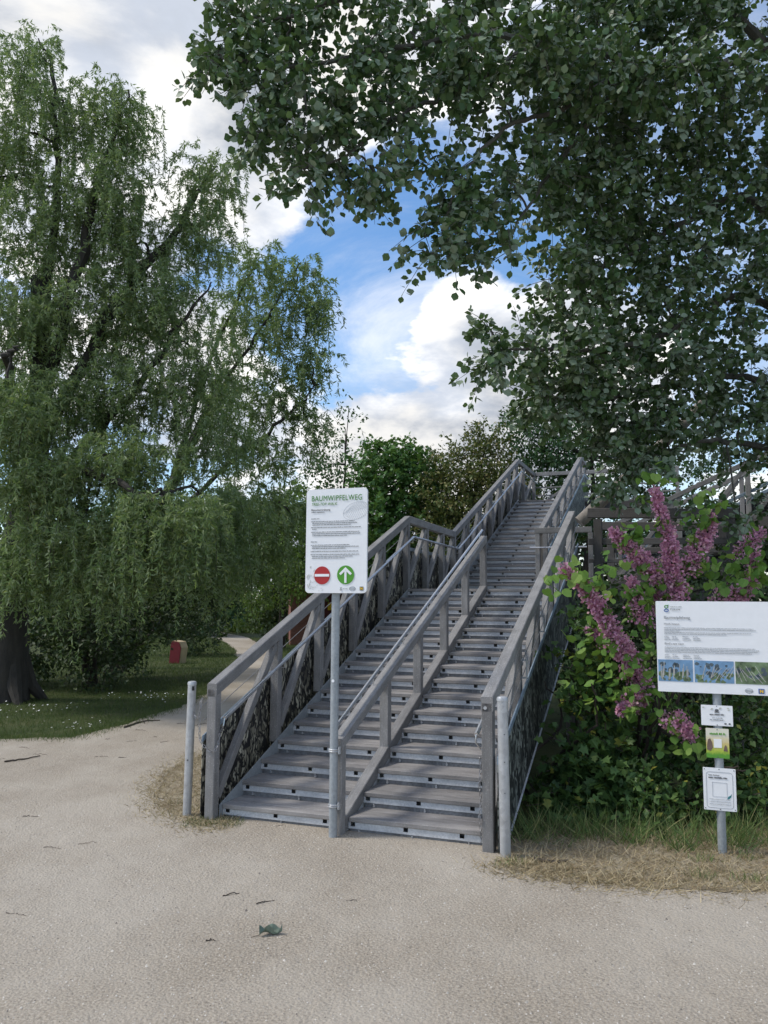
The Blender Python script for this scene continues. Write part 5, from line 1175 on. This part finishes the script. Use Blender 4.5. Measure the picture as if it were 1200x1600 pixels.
bank = scatter(3000, (.95, 5.75), (4.2, 7.4), None, None); bank = bank[bank[:, 1] > 5.7 + .25 * np.sin(bank[:, 0] * 5)]
bank = bank[(bank[:, 0] - 1.0) > (bank[:, 1] - 5.6) * .40]
blades('bank_grass', bank, (.05, .16), .034, 1.0, 'tall_grass', 'rough grass growing through the undergrowth on the right bank', 'grass')
small = np.concatenate([np.stack([rng.normal(c[0], .05, 60), rng.normal(c[1], .03, 60), np.zeros(60)], 1) for c in [(1.98, 5.18), (2.25, 5.12), (.86, 5.42), (2.1, 5.5), (2.4, 5.55)]])
blades('green_tuft', small, (.03, .09), .07, .7, 'tall_grass', 'small green tufts in the dry verge beside the sign pole', 'weeds')

# ---- pebbles, twigs and a fallen leaf on the gravel
pb = scatter(16000, (-3.2, 1.9), (3.0, 7.0), None, None)
pb = pb[inside(pb, path_outline)]; pb = pb[rng.random(len(pb)) < np.clip(2.6 / pb[:, 1], .2, 1)]
pb[:, 2] = .005
tp = (np.array([(-.5, -.4, -.2), (.5, -.35, -.2), (.4, .45, -.2), (-.45, .4, -.2), (0.05, 0, .45)]), [(0, 1, 4), (1, 2, 4), (2, 3, 4), (3, 0, 4)])
dirs = rng.normal(0, 1, (len(pb), 3)); dirs[:, 2] = 0
m, t_, b_ = new_mat('pebble'); a_ = nd(t_, 'ShaderNodeAttribute', attribute_name='rnd'); t_.links.new(ramp(t_, a_.outputs['Fac'], [(0.0, (.13, .115, .10)), (.35, (.34, .31, .27)), (1.0, (.60, .56, .50))]), b_.inputs['Base Color']); b_.inputs['Roughness'].default_value = .9; M['pebble'] = m
tag(leaves_mesh('pebbles', tp, pb, dirs, rng.uniform(.004, .011, len(pb)) * (1 + (rng.random(len(pb)) < .02)), np.zeros(len(pb)), M['pebble'], None), 'loose grit scattered over the gravel', 'gravel')
M['twig'] = bark('fallen_twig', (.035, .028, .022), (.10, .08, .065), 40)
def stick(pts, r, label, grp=None):
    mb = MB(); P = curve_pts([(x, y, .004 + r) for x, y in pts], 5, .003); mb.tube(P, [r * (1 - .5 * i / len(P)) for i in range(len(P))], 6)
    o = mb.build('fallen_twig', M['twig'], None, True); tag(o, label, 'twig', grp); return o
stick([(-3.87, 8.51), (-3.76, 8.61), (-3.63, 8.82)], .010, 'long straight dark twig on the gravel near the lawn corner')
stick([(-3.34, 10.74), (-3.26, 11.23), (-3.05, 11.35)], .012, 'forked twig lying at the edge of the lawn')
stick([(-3.20, 11.12), (-3.35, 11.52)], .006, 'short side twig at the edge of the lawn')
stick([(0.99, 5.47), (1.08, 5.44), (1.21, 5.45)], .014, 'weathered stick lying in the dry verge beside the right bollard')
rt = random.Random(5)
for k in range(34):
    y_ = rt.choice([rt.uniform(1140, 1260), rt.uniform(1260, 1460)]); x_ = rt.uniform(10, 330) if y_ < 1250 else rt.uniform(20, 1150)
    if k % 3 == 0: y_, x_ = rt.uniform(1120, 1165), rt.uniform(130, 320)
    Yd = 1.7 * 1266 / (y_ - 937); Xd = (x_ - 600) / 1266 * Yd
    if not inside(np.array([[Xd, Yd]]), path_outline)[0]: continue
    l = rt.uniform(.03, .12) * (1 + .05 * Yd); a = rt.gauss(.2, .5)
    stick([(Xd, Yd), (Xd + l * .5 * math.cos(a), Yd + l * .5 * math.sin(a) + .01), (Xd + l * math.cos(a), Yd + l * math.sin(a))], rt.uniform(.002, .004), 'small dark bit of twig on the gravel', 'twig bits on the gravel')
lf = empty('fallen_leaf', (*(-0.56, 4.30), .006), .4); lf.scale = (1.15, 1.15, 1.2); tag(lf, 'curled grey-green leaf lying on the gravel', 'leaf')
V_, F_ = [], []
for a_ in range(9):                                        # curled, lobed blade: its sides roll up unevenly
    u = a_ / 8; hw = .034 * math.sin(math.pi * min(1, u * .85 + .12)) * (1 + .18 * math.sin(u * 17))
    for b_ in range(-2, 3):
        v = b_ / 2; roll = .024 * abs(v) ** 1.5 * (1 + .6 * math.sin(u * 9 + b_))
        V_.append((-.05 + .10 * u, v * hw * (1 - .35 * abs(v)) + .008 * math.sin(u * 5), .004 + roll + .006 * math.sin(u * 7)))
for a_ in range(8):
    for b_ in range(4): k = a_ * 5 + b_; F_.append((k, k + 5, k + 6, k + 1))
me = bpy.data.meshes.new('blade'); me.from_pydata(V_, [], F_); o = mesh_obj('blade', me, flat('fallen_leaf_green', (.17, .22, .17), .6, 0, .3), lf)
MB().tube([(-.05, 0, .004), (-.075, -.006, .004), (-.09, -.004, .002)], .0013, 5).build('stalk', M['twig'], lf)
print('leaves', n_pop, n_w, n_w2, cnt, 'tris', sum(len(m.polygons) for m in bpy.data.meshes))
